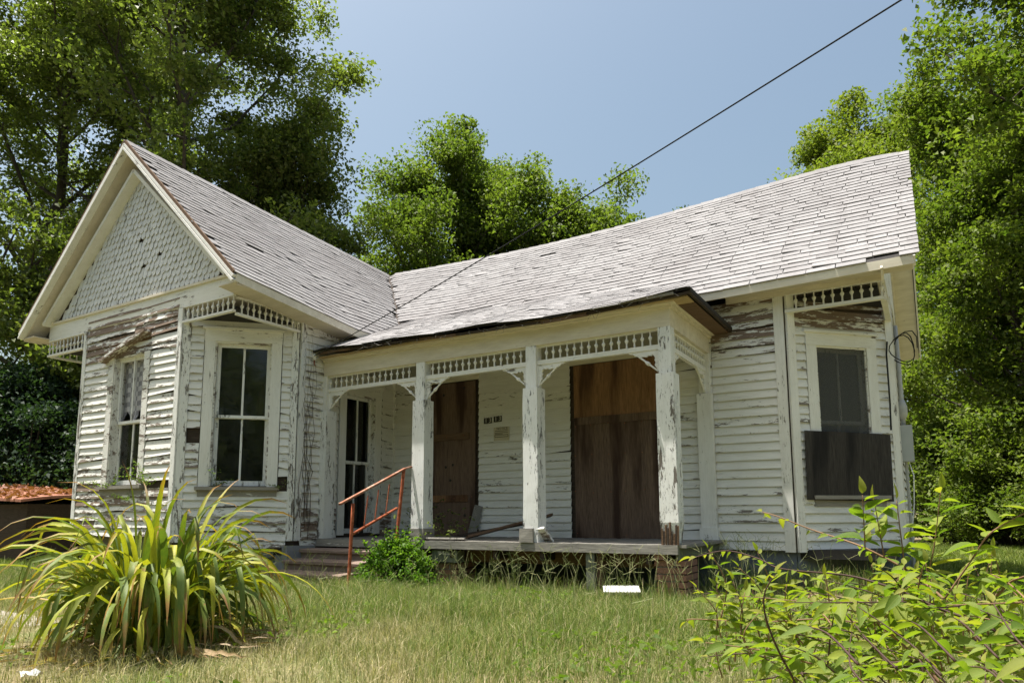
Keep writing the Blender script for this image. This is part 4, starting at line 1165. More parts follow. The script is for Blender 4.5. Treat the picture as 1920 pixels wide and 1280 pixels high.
tag(m.build('hanging_cloth', M_RED, None, W2.M @ T(0.98, 0.22, 1.66)), 'dark red cloth bundle hanging behind the cut-corner window', 'cloth')

# ------------------------------------------------------------------ vegetation builders
def unit(a): return a / np.maximum(np.linalg.norm(a, axis=-1, keepdims=True), 1e-9)
def leaves(centers, L, Wd, up=0.5, rng=RNG, out=None, droop=0.0):
    n = len(centers)
    nrm = rng.normal(size=(n, 3)); nrm[:, 2] = np.abs(nrm[:, 2]) + up
    if out is not None: nrm += out
    nrm = unit(nrm)
    d = rng.normal(size=(n, 3)); d[:, 2] -= droop
    d = unit(d - nrm * (d * nrm).sum(1, keepdims=True))
    s = np.cross(nrm, d)
    k_ = np.clip(np.exp(rng.normal(0, 0.30, (n, 1))), 0.5, 1.55); Ls = L * k_; Ws = Wd * k_ * rng.uniform(0.75, 1.2, (n, 1))
    V = np.empty((n, 4, 3))
    fold = nrm * (Ws * 0.35)
    V[:, 0] = centers - d * Ls * 0.5
    V[:, 1] = centers + s * Ws * 0.5 + fold - d * Ls * 0.05
    V[:, 2] = centers + d * Ls * 0.5 - nrm * Ls * 0.12
    V[:, 3] = centers - s * Ws * 0.5 + fold - d * Ls * 0.05
    return V.reshape(-1, 3)
def make_tree(seed, H, R, tr, nl=20, nsub=6, t0=0.22, leaf=0.15, m=120, rc=0.55, prof=None, elev=(10, 62), wander=0.03):
    rng = np.random.default_rng(seed); b = MB(); cl = []; prs = rng.random
    prof = prof or (lambda t: math.sin(math.pi * min(1, (t - t0) / (1.02 - t0)) ** 0.75) ** 0.6)
    tp = [np.array([0., 0, -0.3])]
    for i in range(1, 11):
        tp.append(np.array([rng.normal() * wander * H * 0.35, rng.normal() * wander * H * 0.35, H * 0.95 * i / 10]))
    b.tube(tp, [tr * (1.25 if i == 0 else (1 - 0.92 * i / 10)) for i in range(11)], 8)
    P = lambda t: tp[min(9, int(t * 10))] + (tp[min(9, int(t * 10)) + 1] - tp[min(9, int(t * 10))]) * (t * 10 - int(t * 10) if t < 1 else 1)
    for i in range(nl):
        t = t0 + (0.97 - t0) * (i + rng.random() * 0.7) / nl
        az = i * 2.399 + rng.normal() * 0.35
        el = math.radians(elev[0] + (elev[1] - elev[0]) * (t - t0) / (1 - t0) + rng.normal() * 9)
        L = max(0.8, R * prof(t) * rng.uniform(0.72, 1.12) / max(0.45, math.cos(el) ** 0.5))
        d = np.array([math.cos(az) * math.cos(el), math.sin(az) * math.cos(el), math.sin(el)])
        pts = [P(t)]
        for k in range(5):
            d = unit(d + np.array([rng.normal() * 0.13, rng.normal() * 0.13, 0.06 + rng.normal() * 0.06]))
            pts.append(pts[-1] + d * L / 5)
        r0 = tr * (1 - 0.8 * t) * 0.42
        b.tube(pts, [r0 * (1 - 0.85 * k / 5) for k in range(6)], 5, False)
        cl.append((pts[-1], 1.0))
        for s in range(nsub):
            u = 0.22 + 0.78 * (s + rng.random()) / nsub
            q = int(min(4.99, u * 5)); a0 = pts[q] + (pts[q + 1] - pts[q]) * (u * 5 - q)
            dd = unit(unit(pts[q + 1] - pts[q]) * 0.6 + rng.normal(size=3) * 0.75 + np.array([0, 0, 0.12]))
            LL = L * rng.uniform(0.22, 0.44) * (1.15 - 0.5 * u)
            e = [a0, a0 + dd * LL * 0.5 + rng.normal(size=3) * 0.05 * LL, a0 + dd * LL + np.array([0, 0, -0.06 * LL])]
            b.tube(e, [r0 * 0.34, r0 * 0.2, r0 * 0.06], 4, False)
            for w_ in (0.45, 0.75, 1.0):
                cl.append((e[0] + (e[2] - e[0]) * w_ + rng.normal(size=3) * 0.18, 0.75 + 0.35 * w_))
    cs = []; outs = []
    for c, k in cl:
        n = int(m * k * rng.uniform(0.4, 1.3)); r = rc * k * rng.uniform(0.7, 1.3)
        p = unit(rng.normal(size=(n, 3))) * (rng.random((n, 1)) ** 0.5) * r * np.array([1.0, 1.0, 0.62])
        cs.append(c + p)
    cs = np.concatenate(cs)
    return b, leaves(cs, leaf, leaf * 0.62, 0.45, rng, droop=0.4)
def tree_thing(name, data, leafmat_, P, rot, sc, label, group=None):
    e = empty(name, P, M=T(*P) @ Matrix.Rotation(rot, 4, 'Z') @ Matrix.Scale(sc, 4))
    tag(e, label, 'tree' if 'tree' in name else 'bush', group)
    tm, cm = data
    obj('trunk', tm, None, e, WM[e.name])
    cmx = cm
    if leafmat_ is not None and cmx.materials[0] != leafmat_:
        cmx = cm.copy(); cmx.materials[0] = leafmat_
    obj('crown', cmx, None, e, WM[e.name])
    return e
def tree_data(name, mat, **k):
    b, V = make_tree(**k)
    tm = b.mesh(name + '_trunk'); tm.polygons.foreach_set('use_smooth', [True] * len(tm.polygons)); tm.materials.append(BARK)
    cm = poly_mesh(name + '_crown', V, 4); cm.materials.append(mat)
    return tm, cm
def make_bush(seed, R, H, n=70, m=110, leaf=0.1, rc=0.35, spray=0):
    rng = np.random.default_rng(seed); b = MB(); cs = []
    for i in range(n):
        a = rng.random() * 6.283; q = math.sqrt(rng.random()); z = H * (0.12 + 0.88 * rng.random())
        k = math.sqrt(max(0.05, 1 - (z / H) ** 2.2)) * (0.85 + 0.3 * rng.random())
        c = np.array([math.cos(a) * q * R * k, math.sin(a) * q * R * k, z])
        if i % 3 == 0: b.tube([(c[0] * 0.15, c[1] * 0.15, -0.1), (c[0] * 0.5, c[1] * 0.5, z * 0.55), tuple(c)], [0.02 * R + 0.008, 0.012 * R + 0.005, 0.004], 4, False)
        p = unit(rng.normal(size=(m, 3))) * (rng.random((m, 1)) ** 0.45) * rc * rng.uniform(0.7, 1.3) * np.array([1, 1, 0.7])
        cs.append(c + p)
    for i in range(spray):
        a = rng.random() * 6.283; el = rng.uniform(0.1, 1.5); d = np.array([math.cos(a) * math.cos(el) * R, math.sin(a) * math.cos(el) * R, math.sin(el) * H]); q = d * rng.uniform(1.0, 1.38)
        q[2] = max(q[2], 0.1); b.tube([tuple(d * 0.4), tuple(d * 0.85), tuple(q)], [0.004, 0.003, 0.0015], 3, False)
        t_ = rng.random((34, 1)); cs.append(d * 0.7 + (q - d * 0.7) * t_ + rng.normal(size=(34, 3)) * 0.035 * R)
    return b, leaves(np.concatenate(cs), leaf, leaf * 0.6, 0.4, rng, droop=0.3)
def bush_data(name, mat, **k):
    b, V = make_bush(**k)
    tm = b.mesh(name + '_stems'); tm.materials.append(BARK)
    cm = poly_mesh(name + '_leaves', V, 4); cm.materials.append(mat)
    return tm, cm

# ------------------------------------------------------------------ trees
TA = tree_data('broad_tree', L_OAK, seed=3, H=20, R=6.2, tr=0.34, nl=34, nsub=8, t0=0.12, leaf=0.125, m=190, rc=0.74)
TB = tree_data('rounded_tree', L_MID, seed=8, H=14, R=5.0, tr=0.27, nl=34, nsub=8, t0=0.14, leaf=0.125, m=150, rc=0.68)
TC = tree_data('tall_bright_tree', L_BRI, seed=15, H=18, R=5.2, tr=0.30, nl=40, nsub=8, t0=0.06, leaf=0.125, m=175, rc=0.72)
TD = tree_data('small_tree', L_MID, seed=23, H=9, R=3.6, tr=0.17, nl=28, nsub=8, t0=0.10, leaf=0.10, m=150, rc=0.55)
BA = bush_data('hedge_bush', L_BLU, seed=31, R=1.9, H=3.0, n=170, m=190, leaf=0.075, rc=0.42)
BB = bush_data('leafy_bush', L_BRI, seed=37, R=1.7, H=2.6, n=150, m=170, leaf=0.085, rc=0.42)
for i, (dt, mat, nm, x, y, rot, sc, lab, grp) in enumerate((
    (TA, None, 'broad_tree', -15.4, 4.2, 0.4, 1.0, 'tall dull-green tree rising behind the gable peak', 'trees behind the wing'),
    (TA, None, 'broad_tree', -21.0, 3.6, 2.1, 0.95, 'tall dull-green tree at the far left edge behind the gable', 'trees behind the wing'),
    (TB, L_OAK, 'rounded_tree', -14.6, 7.0, 1.1, 0.80, 'dull-green tree whose rounded crown shows right of the gable roof', 'trees behind the wing'),
    (TB, None, 'rounded_tree', -13.2, 14.6, 3.3, 1.03, 'tall open-branched green tree rising above the middle of the roof', 'trees behind the main roof'),
    (TD, None, 'small_tree', -8.7, 15.8, 0.2, 1.27, 'rounded green tree just right of the tall middle tree', 'trees behind the main roof'),
    (TD, None, 'small_tree', -6.5, 17.7, 2.4, 1.12, 'low green treetop barely clearing the roof ridge in the middle', 'trees behind the main roof'),
    (TD, None, 'small_tree', -16.5, 11.0, 4.4, 0.9, 'dark green tree filling the gap between the wing roof and the middle tree', 'trees behind the main roof'),
    (TC, None, 'tall_tree', 8.1, 13.6, 2.3, 1.06, 'tall bright-green tree at the right edge, nearest to the house', 'trees at the right'),
    (TC, None, 'tall_tree', 8.6, 17.2, 2.7, 0.86, 'bright-green tree standing behind the tallest tree at the right edge', 'trees at the right'),
    (TB, L_BRI, 'rounded_tree', 4.9, 17.6, 5.0, 0.92, 'bright-green tree right behind the right end of the roof', 'trees at the right'),
    (TB, L_YEL, 'rounded_tree', 0.4, 29.8, 1.9, 1.34, 'yellow-green treetop peeping over the right end of the roof', 'trees at the right'),
    (TD, L_MID, 'small_tree', -11.2, 15.4, 1.7, 1.26, 'bushy green tree filling the gap beside the tall middle tree', 'trees behind the main roof'),
    (TC, None, 'tall_tree', 5.6, 19.5, 4.0, 0.66, 'bright-green tree seen just past the right gable end', 'trees at the right'),
    (TD, L_BRI, 'small_tree', 4.6, 14.2, 1.0, 0.98, 'low bright-green tree hugging the right end of the house', 'trees at the right'),
    )):
    tree_thing(nm, dt, mat, (x, y, GZ), rot, sc, lab, grp)
for i, (dt, mat, x, y, rot, sc, lab) in enumerate((
    (BA, None, -13.4, 3.0, 0.0, 1.25, 'dark blue-green bush close against the left side of the gable wing'),
    (BA, None, -16.2, 1.2, 1.3, 1.4, 'dark blue-green bush at the left edge below the tall trees'),
    (BA, None, -12.6, 4.6, 2.2, 1.2, 'dark bush just behind the left corner of the wing'),
    (BA, L_OAK, -18.6, 2.6, 3.6, 1.5, 'dull-green bush farthest left in the shade of the trees'),
    (BB, None, 4.0, 12.9, 0.3, 1.0, 'bright leafy bush on the lawn edge just right of the house'),
    (BB, None, 6.3, 12.0, 1.9, 1.15, 'bright leafy bush in the middle of the right-hand thicket'),
    (BB, L_MID, 8.6, 10.6, 3.1, 1.1, 'green bush at the right edge under the tall trees'),
    (BB, L_MID, 2.9, 15.6, 4.3, 1.3, 'green bush seen past the right end wall, behind the lawn'),
    (BB, L_OAK, 5.2, 15.0, 5.5, 1.5, 'darker green bush behind the bright thicket on the right'))):
    tree_thing('thicket_bush', dt, mat, (x, y, GZ), rot, sc, lab, 'bushes below the trees')
_rw = np.random.default_rng(64)  # unseen leaf mass behind the camera, added to block sky light near the horizon
_c = np.stack([_rw.uniform(-45, 45, 900), _rw.uniform(-27, -19, 900), _rw.uniform(0.5, 8, 900)], 1)
_c = (_c[:, None, :] + unit(_rw.normal(size=(900, 45, 3))) * _rw.uniform(0.2, 1.3, (900, 45, 1))).reshape(-1, 3)
_wm = poly_mesh('added_leaf_screen', leaves(_c, 0.5, 0.32, 0.4, _rw), 4)
tag(obj('added_leaf_screen', _wm, L_OAK), 'unseen bank of leaves added behind the viewer to hold back low sky light', kind='stuff')
# low shed with a rust-brown roof at the left edge
sh = empty('shed', (-13.1, 0.3, GZ)); tag(sh, 'low dark shed with a rust-brown leaf-covered roof at the left edge', 'shed')
SHP = T(-13.1, 0.3, 0)
m = MB(); m.box(-1.6, 1.1, -0.8, 0.8, GZ, 0.55); m.build('wall', W_DARK, sh, SHP)
rf = sheet(lambda u, v: (-1.8 + 3.1 * u, -1.0 + 2.0 * v, 0.55 + 0.40 * math.sin(math.pi * min(1, 0.15 + 0.7 * v)) * (1 - 0.75 * max(0, u - 0.25))), 10, 8, 0.05)
m = rf.build('roof', flat('rust_brown_roof', (0.33, 0.15, 0.10), 0.95, 0.5, 9, bump=0.6), sh, SHP)
cs = np.stack([RNG.uniform(-1.7, 1.2, 900), RNG.uniform(-1.0, 1.0, 900), np.zeros(900)], 1)
cs[:, 2] = 0.57 + 0.40 * np.sin(np.pi * np.minimum(1, 0.15 + 0.7 * (cs[:, 1] + 1) / 2)) * (1 - 0.75 * np.maximum(0, (cs[:, 0] + 1.8) / 3.1 - 0.25))
lv = poly_mesh('fallen_leaves', leaves(cs, 0.12, 0.07, 1.5), 4); tag(obj('fallen_leaves', lv, L_DEAD, sh, SHP), kind='stuff')

# nandina-like bush by the steps, sprigs on the sills, ferns on the porch
BN = bush_data('step_bush', L_NAN, seed=41, R=0.44, H=0.52, n=130, m=46, leaf=0.034, rc=0.10, spray=60)
e = tree_thing('small_bush', BN, None, (-3.22, -0.42, GZ), 0.3, 1.08, 'bright fine-leaved green bush at the foot of the porch beside the handrail'); e['category'] = 'bush'
def make_sprig(seed, n=6, L=0.28, leaf=0.03):
    rng = np.random.default_rng(seed); b = MB(); cs = []
    for i in range(n):
        a = rng.random() * 6.283; el = rng.uniform(0.4, 1.2)
        d = np.array([math.cos(a) * math.cos(el), math.sin(a) * math.cos(el), math.sin(el)]); p = np.zeros(3); pts = [p]
        for k in range(5):
            d = unit(d + np.array([0, 0, -0.10]) + rng.normal(size=3) * 0.06); p = p + d * L / 5 * rng.uniform(0.7, 1.2); pts.append(p)
            s = unit(np.cross(d, [0, 0, 1.0]))
            for w_ in range(5): cs.append(p + s * rng.uniform(-0.05, 0.05) + rng.normal(size=3) * 0.012)
        b.tube(pts, 0.0025, 3, False)
    return b, leaves(np.array(cs), leaf, leaf * 0.4, 0.8, rng)
def sprig_data(**k):
    b, V = make_sprig(**k); tm = b.mesh('sprig_stems'); tm.materials.append(M_VINE); cm = poly_mesh('sprig_leaves', V, 4); cm.materials.append(L_WEED); return tm, cm
SG = sprig_data(seed=51)
pw = lambda W, s, y, z: tuple((W.M @ Vector((s, y, z))))
for W_, s, y, z, sc, lab in ((W1, 1.05, -0.06, 0.70, 1.2, 'feathery green weed growing on the gable window sill'),
                            (W1, 1.85, -0.10, 0.72, 1.3, 'feathery green weed by the right corner of the gable wall'),
                            (W1, 1.5, -0.08, 0.52, 0.8, 'small weed sprouting below the gable window sill'),
                            (W2, 0.50, -0.05, 0.69, 0.9, 'bright fern-like sprig on the left end of the cut-corner sill'),
                            (W2, 1.30, -0.06, 0.66, 0.75, 'dark mossy sprig in the hole beside the cut-corner window')):
    e = tree_thing('weed', SG, L_OAK if 'mossy' in lab else None, pw(W_, s, y, z), s * 3, sc, lab); e['category'] = 'weed'
SF = sprig_data(seed=57, n=9, L=0.7, leaf=0.055)
for P, sc, lab in (((-3.75, 0.55, 0.0), 1.0, 'dark fern growing on the porch behind the handrail'), ((-3.05, 0.25, 0.0), 0.75, 'small fern growing beside the second porch post')):
    e = tree_thing('fern', SF, L_OAK, P, 0.5, sc, lab); e['category'] = 'fern'
# dry vine on the wing side wall
m = MB(); rng = np.random.default_rng(77)
for k in range(7):
    y = -0.36 + 0.05 * k * 0.6; pts = [(XW + 0.04, y, random.uniform(-0.1, 0.3))]
    for i in range(12): pts.append((XW + 0.04 + rng.normal() * 0.006, y + rng.normal() * 0.03, pts[-1][2] + 0.21))
    m.tube(pts, [0.005 * (1 - i / 14) for i in range(13)], 4, False)
tag(m.build('dry_vine', M_VINE), 'bare dry vine climbing the wing wall beside the left porch post', 'vine')

# ------------------------------------------------------------------ grass
def inframe(P, margin=0.06):
    v = P - np.array(CAM)
    z = v @ np.array(_f); x = 960 + 16.5 + 1287.04 * (v @ np.array(_r2)) / z; y = 800.6 - 1287.04 * (v @ np.array(_u2)) / z
    return (z > 0.4) & (x > -1920 * margin) & (x < 1920 * (1 + margin)) & (y < 1280 * (1 + margin * 1.6))
def vnoise(x, y, s, seed=0):
    r = np.random.default_rng(seed); out = np.zeros_like(x)
    for k in range(6):
        a = r.random() * 6.283; f = s * (0.6 + 1.2 * r.random())
        out += np.sin((x * math.cos(a) + y * math.sin(a)) * f + r.random() * 6.283)
    return out / 6
def inside_house(x, y):
    a = (x > XL) & (x < XW - 0.02) & (y > YG + C1) & (y < YREAR)
    b = (x > XL + C1) & (x < XW - C1) & (y > YG - 0.02) & (y < 1)
    b2 = (y > YG - 0.02) & (y < YG + C1 + 0.05) & (x < XW) & (x > XL) & (np.minimum(XW - x, x - XL) > C1 - (y - YG) - C1 * 0.0 - 0.02)
    c = (x > XW) & (x < XK) & (y > 0.25) & (y < YREAR)
    d = (x >= XK) & (x < XR) & (y > D1 + (x - XK) - 0.03) & (y < YREAR)
    s = (x > -5.0) & (x < -3.6) & (y > -1.2) & (y < 0.3)
    return a | b | b2 | c | d | s
def blades(P, H, Wd, lean, rng, az=None):
    n = len(P)
    az = rng.random(n) * 6.283 if az is None else az
    ld = np.stack([np.cos(az), np.sin(az), np.zeros(n)], 1)
    wa = rng.random(n) * 6.283
    wv = np.stack([np.cos(wa), np.sin(wa), np.zeros(n)], 1) * (Wd[:, None] * 0.5)
    up = np.array([0, 0, 1.0])
    mid = P + up * (H * 0.55)[:, None] + ld * (H * lean * 0.28)[:, None]
    tip = P + up * (H * (1 - 0.35 * lean))[:, None] + ld * (H * lean)[:, None]
    V = np.empty((n, 6, 3))
    V[:, 0] = P - wv; V[:, 1] = P + wv; V[:, 2] = mid + wv * 0.8; V[:, 3] = mid - wv * 0.8
    V[:, 4] = tip + wv * 0.12; V[:, 5] = tip - wv * 0.12
    F = np.empty((n, 2, 4), dtype=np.int32); b = (np.arange(n) * 6)[:, None]
    F[:, 0] = b + np.array([0, 1, 2, 3]); F[:, 1] = b + np.array([3, 2, 4, 5])
    return V.reshape(-1, 3), F.reshape(-1, 4)
def grassmat():
    t = NT('grass_blades')
    g = t.n('ShaderNodeNewGeometry'); r = g.outputs['Random Per Island']
    a = t.ramp(r, [(0.0, (0.085, 0.145, 0.026)), (0.45, (0.155, 0.225, 0.045)), (0.70, (0.235, 0.275, 0.080)), (0.85, (0.38, 0.34, 0.17)), (1.0, (0.55, 0.47, 0.29))])
    b = t.ramp(r, [(0.0, (0.13, 0.16, 0.05)), (0.3, (0.28, 0.26, 0.11)), (0.6, (0.44, 0.37, 0.21)), (1.0, (0.60, 0.51, 0.34))])
    n = t.noise(g.outputs['Position'], 0.9, 4, 0.6)
    sep = t.n('ShaderNodeSeparateXYZ'); t.l(g.outputs['Position'], sep.inputs[0])
    yy = t.math('MULTIPLY', t.math('ADD', sep.outputs['Y'], 3.2), -0.10)
    c = t.cmix(t.ramp(t.math('ADD', n, yy), [(0.44, 0.0), (0.66, 0.95)]), a, b)
    p = t.n('ShaderNodeBsdfPrincipled'); t.l(c, p.inputs['Base Color']); p.inputs['Roughness'].default_value = 0.6; p.inputs['Specular IOR Level'].default_value = 0.25
    tl = t.n('ShaderNodeBsdfTranslucent'); t.l(t.cmix(1.0, c, (1.1, 1.2, 0.7), 'MULTIPLY'), tl.inputs[0])
    m = t.n('ShaderNodeMixShader'); m.inputs[0].default_value = 0.35
    t.l(p.outputs[0], m.inputs[1]); t.l(tl.outputs[0], m.inputs[2]); t.l(m.outputs[0], t.out.inputs['Surface'])
    return t.m
G_MAT = grassmat()
rng = np.random.default_rng(99)
def scatter(n, x0, x1, y0, y1):
    x = rng.uniform(x0, x1, n); y = rng.uniform(y0, y1, n)
    P = np.stack([x, y, ground_z(x, y) - 0.01], 1)
    k = inframe(P) & ~inside_house(x, y)
    return P[k]
# near lawn
P = scatter(420000, -9.5, 4.2, -6.0, 0.6)
x, y = P[:, 0], P[:, 1]
bare = vnoise(x, y, 2.3, 3) + 0.9 * np.clip((-2.9 - y) / 1.2, 0, 1) + 0.25 * rng.normal(size=len(x))
P = P[bare < 0.80]; x, y = P[:, 0], P[:, 1]
P = P[~((x < -3.2) & (x > -7.7) & (y > -4.2) & (y < -3.6) & (rng.random(len(x)) < 0.6))]; x, y = P[:, 0], P[:, 1]
if len(P) > 230000: P = P[rng.permutation(len(P))[:230000]]; x, y = P[:, 0], P[:, 1]
pn = vnoise(x, y, 1.7, 5)
tall = 0.06 + 0.10 * np.clip(pn + 0.15, 0, 1.2) + 0.06 * np.clip(vnoise(x, y, 5.5, 9) , 0, 1) + 0.035 * np.clip((y + 3.4) / 2.5, 0, 1)
H = 1.25 * tall * rng.uniform(0.45, 1.6, len(P)) * np.interp(y, [-1.4, -0.5], [1.0, 0.5]); H[rng.random(len(P)) < 0.03] *= 1.7
V, F = blades(P, H, rng.uniform(0.0025, 0.0050, len(P)), rng.uniform(0.1, 0.95, len(P)) ** 1.2, rng)
def tall_zone(n, fn, h0, h1):
    u = rng.random(n); v_ = rng.random(n) ** 1.6
    x, y = fn(u, v_); P_ = np.stack([x, y, ground_z(x, y) - 0.01], 1)
    keep_ = rng.random(n) < np.clip(0.55 + 0.9 * vnoise(x, y, 3.1, 33), 0.12, 1)
    P_ = P_[keep_]; return P_, rng.uniform(h0, h1, len(P_)) * (0.75 + 0.25 * rng.random(len(P_)))
parts_ = [tall_zone(1100, lambda u, v_: (-3.3 + 3.5 * u, -0.02 - 0.75 * v_), 0.14, 0.34), tall_zone(2600, lambda u, v_: (0.10 + 0.86 * u, 1.48 - 0.75 * v_ - 0.4 * rng.random(len(u)) * v_), 0.18, 0.42),
          tall_zone(2400, lambda u, v_: (XK + C2 * u + 0.35 * v_, D1 + C2 * u - 0.45 * v_ - 0.03), 0.18, 0.42), tall_zone(2200, lambda u, v_: (-5.8 + 2.2 * u, -1.25 - 0.8 * v_), 0.15, 0.36), tall_zone(2600, lambda u, v_: (-8.6 + 2.8 * u, -1.5 - 0.7 * v_), 0.16, 0.38)]
P2 = np.concatenate([p_[0] for p_ in parts_]); H2 = np.concatenate([p_[1] for p_ in parts_])
V2, F2 = blades(P2, H2, rng.uniform(0.003, 0.006, len(P2)), rng.uniform(0.08, 0.7, len(P2)), rng)
F = np.concatenate([F, F2 + len(V)]); V = np.concatenate([V, V2])
near = obj('lawn_grass', face_mesh('lawn_grass', V, F), G_MAT)
tag(near, 'patchy dry summer grass in front of the house', 'grass', kind='stuff')
# lawns beside and behind the house
P = np.concatenate([scatter(150000, 1.6, 14, 0.6, 14), scatter(110000, -20, -7, -4.5, 6)])
if len(P) > 90000: P = P[rng.permutation(len(P))[:90000]]
H = rng.uniform(0.07, 0.17, len(P))
V, F = blades(P, H, rng.uniform(0.008, 0.016, len(P)), rng.uniform(0.1, 0.8, len(P)), rng)
far = obj('lawn_grass', face_mesh('far_grass', V, F), leafmat('lawn_green', [(0.0, (0.075, 0.125, 0.022)), (0.6, (0.135, 0.185, 0.035)), (1.0, (0.24, 0.25, 0.085))], 0.35))
tag(far, 'greener lawn grass beside and behind the house', 'grass', kind='stuff')
# thatch: fallen straw over the bare soil
P = scatter(60000, -6, 4, -5.6, -1.0)[:16000]
H = rng.uniform(0.05, 0.16, len(P))
V, F = blades(P + [0, 0, 0.012], H * 0.25, rng.uniform(0.002, 0.004, len(P)), rng.uniform(2.5, 4.5, len(P)), rng)
V[:, 2] = np.maximum(V[:, 2], ground_z(V[:, 0], V[:, 1]) + 0.006)
tag(obj('straw', face_mesh('straw', V, F), leafmat('straw', [(0.0, (0.26, 0.20, 0.11)), (1.0, (0.46, 0.38, 0.24))], 0.1)), 'fallen dry straw on the bare soil in the foreground', 'straw', kind='stuff')
# tall seeding stalks along the porch
b = MB(); rng2 = np.random.default_rng(123)
zones = [(-3.0, 0.3, -0.75, -0.10, 115, 0.46), (-5.6, -3.7, -1.9, -0.6, 70, 0.5), (0.1, 1.0, -0.3, 1.2, 60, 0.55), (-4.0, 1.5, -3.2, -0.8, 60, 0.40), (-7.6, -5.2, -2.6, -1.7, 40, 0.5), (1.0, 2.0, 0.9, 2.0, 16, 0.45)]
for (xa, xb, ya, yb, n, hh) in zones:
    for i in range(n):
        x, y = rng2.uniform(xa, xb), rng2.uniform(ya, yb); h = hh * rng2.uniform(0.55, 1.15)
        a = rng2.random() * 6.283; ln = rng2.uniform(0.05, 0.55)
        z0 = float(ground_z(np.array(x), np.array(y)))
        d = np.array([math.cos(a), math.sin(a), 0])
        pts = [np.array([x, y, z0]) + d * (h * ln * (t ** 1.8)) + np.array([0, 0, h * t * (1 - 0.18 * ln * t)]) for t in (0, 0.35, 0.7, 1.0)]
        b.tube(pts, [0.0022, 0.0019, 0.0016, 0.0014], 3, False)
        for k in range(int(rng2.integers(2, 5))):
            q = unit(rng2.normal(size=3) * np.array([1, 1, 0.6]) + np.array([0, 0, 0.9])); Lf = rng2.uniform(0.05, 0.13)
            s0 = pts[3] if k % 2 else pts[2] + (pts[3] - pts[2]) * 0.7
            b.tube([s0, s0 + q * Lf], [0.0019, 0.0015], 3, False)
tag(b.build('seeding_grass', leafmat('seed_stalks', [(0.0, (0.13, 0.17, 0.055)), (0.6, (0.22, 0.25, 0.10)), (1.0, (0.40, 0.38, 0.21))], 0.25)), 'tall forked seed stalks of grass along the foot of the porch', 'grass', kind='stuff')
# low broad-leaved weeds in the lawn
nw = 900; wx = rng.uniform(-6.5, 3.2, nw); wy = rng.uniform(-4.8, -0.2, nw)
kk = (vnoise(wx, wy, 2.6, 21) > 0.12) & ~inside_house(wx, wy); wx, wy = wx[kk], wy[kk]
wc = np.stack([wx, wy, ground_z(wx, wy)], 1)
wc = (wc[:, None, :] + rng.normal(size=(len(wc), 9, 3)) * np.array([0.05, 0.05, 0.0]) + np.array([0, 0, 1.0]) * rng.uniform(0.02, 0.11, (len(wc), 9, 1))).reshape(-1, 3)
tag(obj('lawn_weeds', poly_mesh('lawn_weeds', leaves(wc, 0.045, 0.024, 0.9, rng), 4), L_WEED), 'scattered low broad-leaved weeds among the lawn grass', 'weeds', kind='stuff')

# ------------------------------------------------------------------ strap-leaved clump, lower left
def strapmat(name, stops, tipc):
    t = NT(name); oi = t.n('ShaderNodeObjectInfo'); tc = t.n('ShaderNodeTexCoord')
    c = t.ramp(oi.outputs['Random'], stops)
    at = t.n('ShaderNodeAttribute'); at.attribute_name = 'along'
    ng = t.noise(t.coords((1, 1, 1)), 14, 5, 0.7)
    tipm = t.ramp(t.math('ADD', at.outputs['Fac'], t.math('MULTIPLY', t.math('SUBTRACT', ng, 0.5), 0.5)), [(0.80, 0.0), (0.93, 1.0)])
    c = t.cmix(tipm, c, tipc)
    fib = t.noise(t.coords((60, 60, 4)), 1.0, 4, 0.7); c = t.cmix(t.ramp(fib, [(0.35, 0.35), (0.6, 0.0)]), c, [k * 0.55 for k in stops[0][1]])
    spt = t.noise(t.coords((1, 1, 1)), 33, 3, 0.6); c = t.cmix(t.ramp(spt, [(0.66, 0.0), (0.71, 0.8)]), c, tipc)
    c = t.cmix(t.ramp(ng, [(0.4, 0.0), (0.8, 0.35)]), c, stops[-1][1])
    p = t.n('ShaderNodeBsdfPrincipled'); t.l(c, p.inputs['Base Color']); p.inputs['Roughness'].default_value = 0.55; p.inputs['Specular IOR Level'].default_value = 0.3
    tl = t.n('ShaderNodeBsdfTranslucent'); t.l(t.cmix(1.0, c, (1.3, 1.4, 0.35), 'MULTIPLY'), tl.inputs[0])
    m = t.n('ShaderNodeMixShader'); m.inputs[0].default_value = 0.32
    t.l(p.outputs[0], m.inputs[1]); t.l(tl.outputs[0], m.inputs[2]); t.l(m.outputs[0], t.out.inputs['Surface'])
    return t.m
S_GRN = strapmat('strap_green', [(0.0, (0.090, 0.145, 0.038)), (0.5, (0.150, 0.205, 0.042)), (1.0, (0.24, 0.27, 0.045))], (0.26, 0.12, 0.05))
S_YEL = strapmat('strap_yellow', [(0.0, (0.27, 0.30, 0.038)), (1.0, (0.42, 0.40, 0.055))], (0.30, 0.12, 0.05))
S_DED = strapmat('strap_dead', [(0.0, (0.34, 0.22, 0.12)), (1.0, (0.52, 0.40, 0.26))], (0.20, 0.10, 0.06))
lily = empty('strap_leaf_plant', (-2.30, -4.02, GZ))
tag(lily, 'large clump of arching yellow-green strap leaves with browned tips, lower left', 'plant')
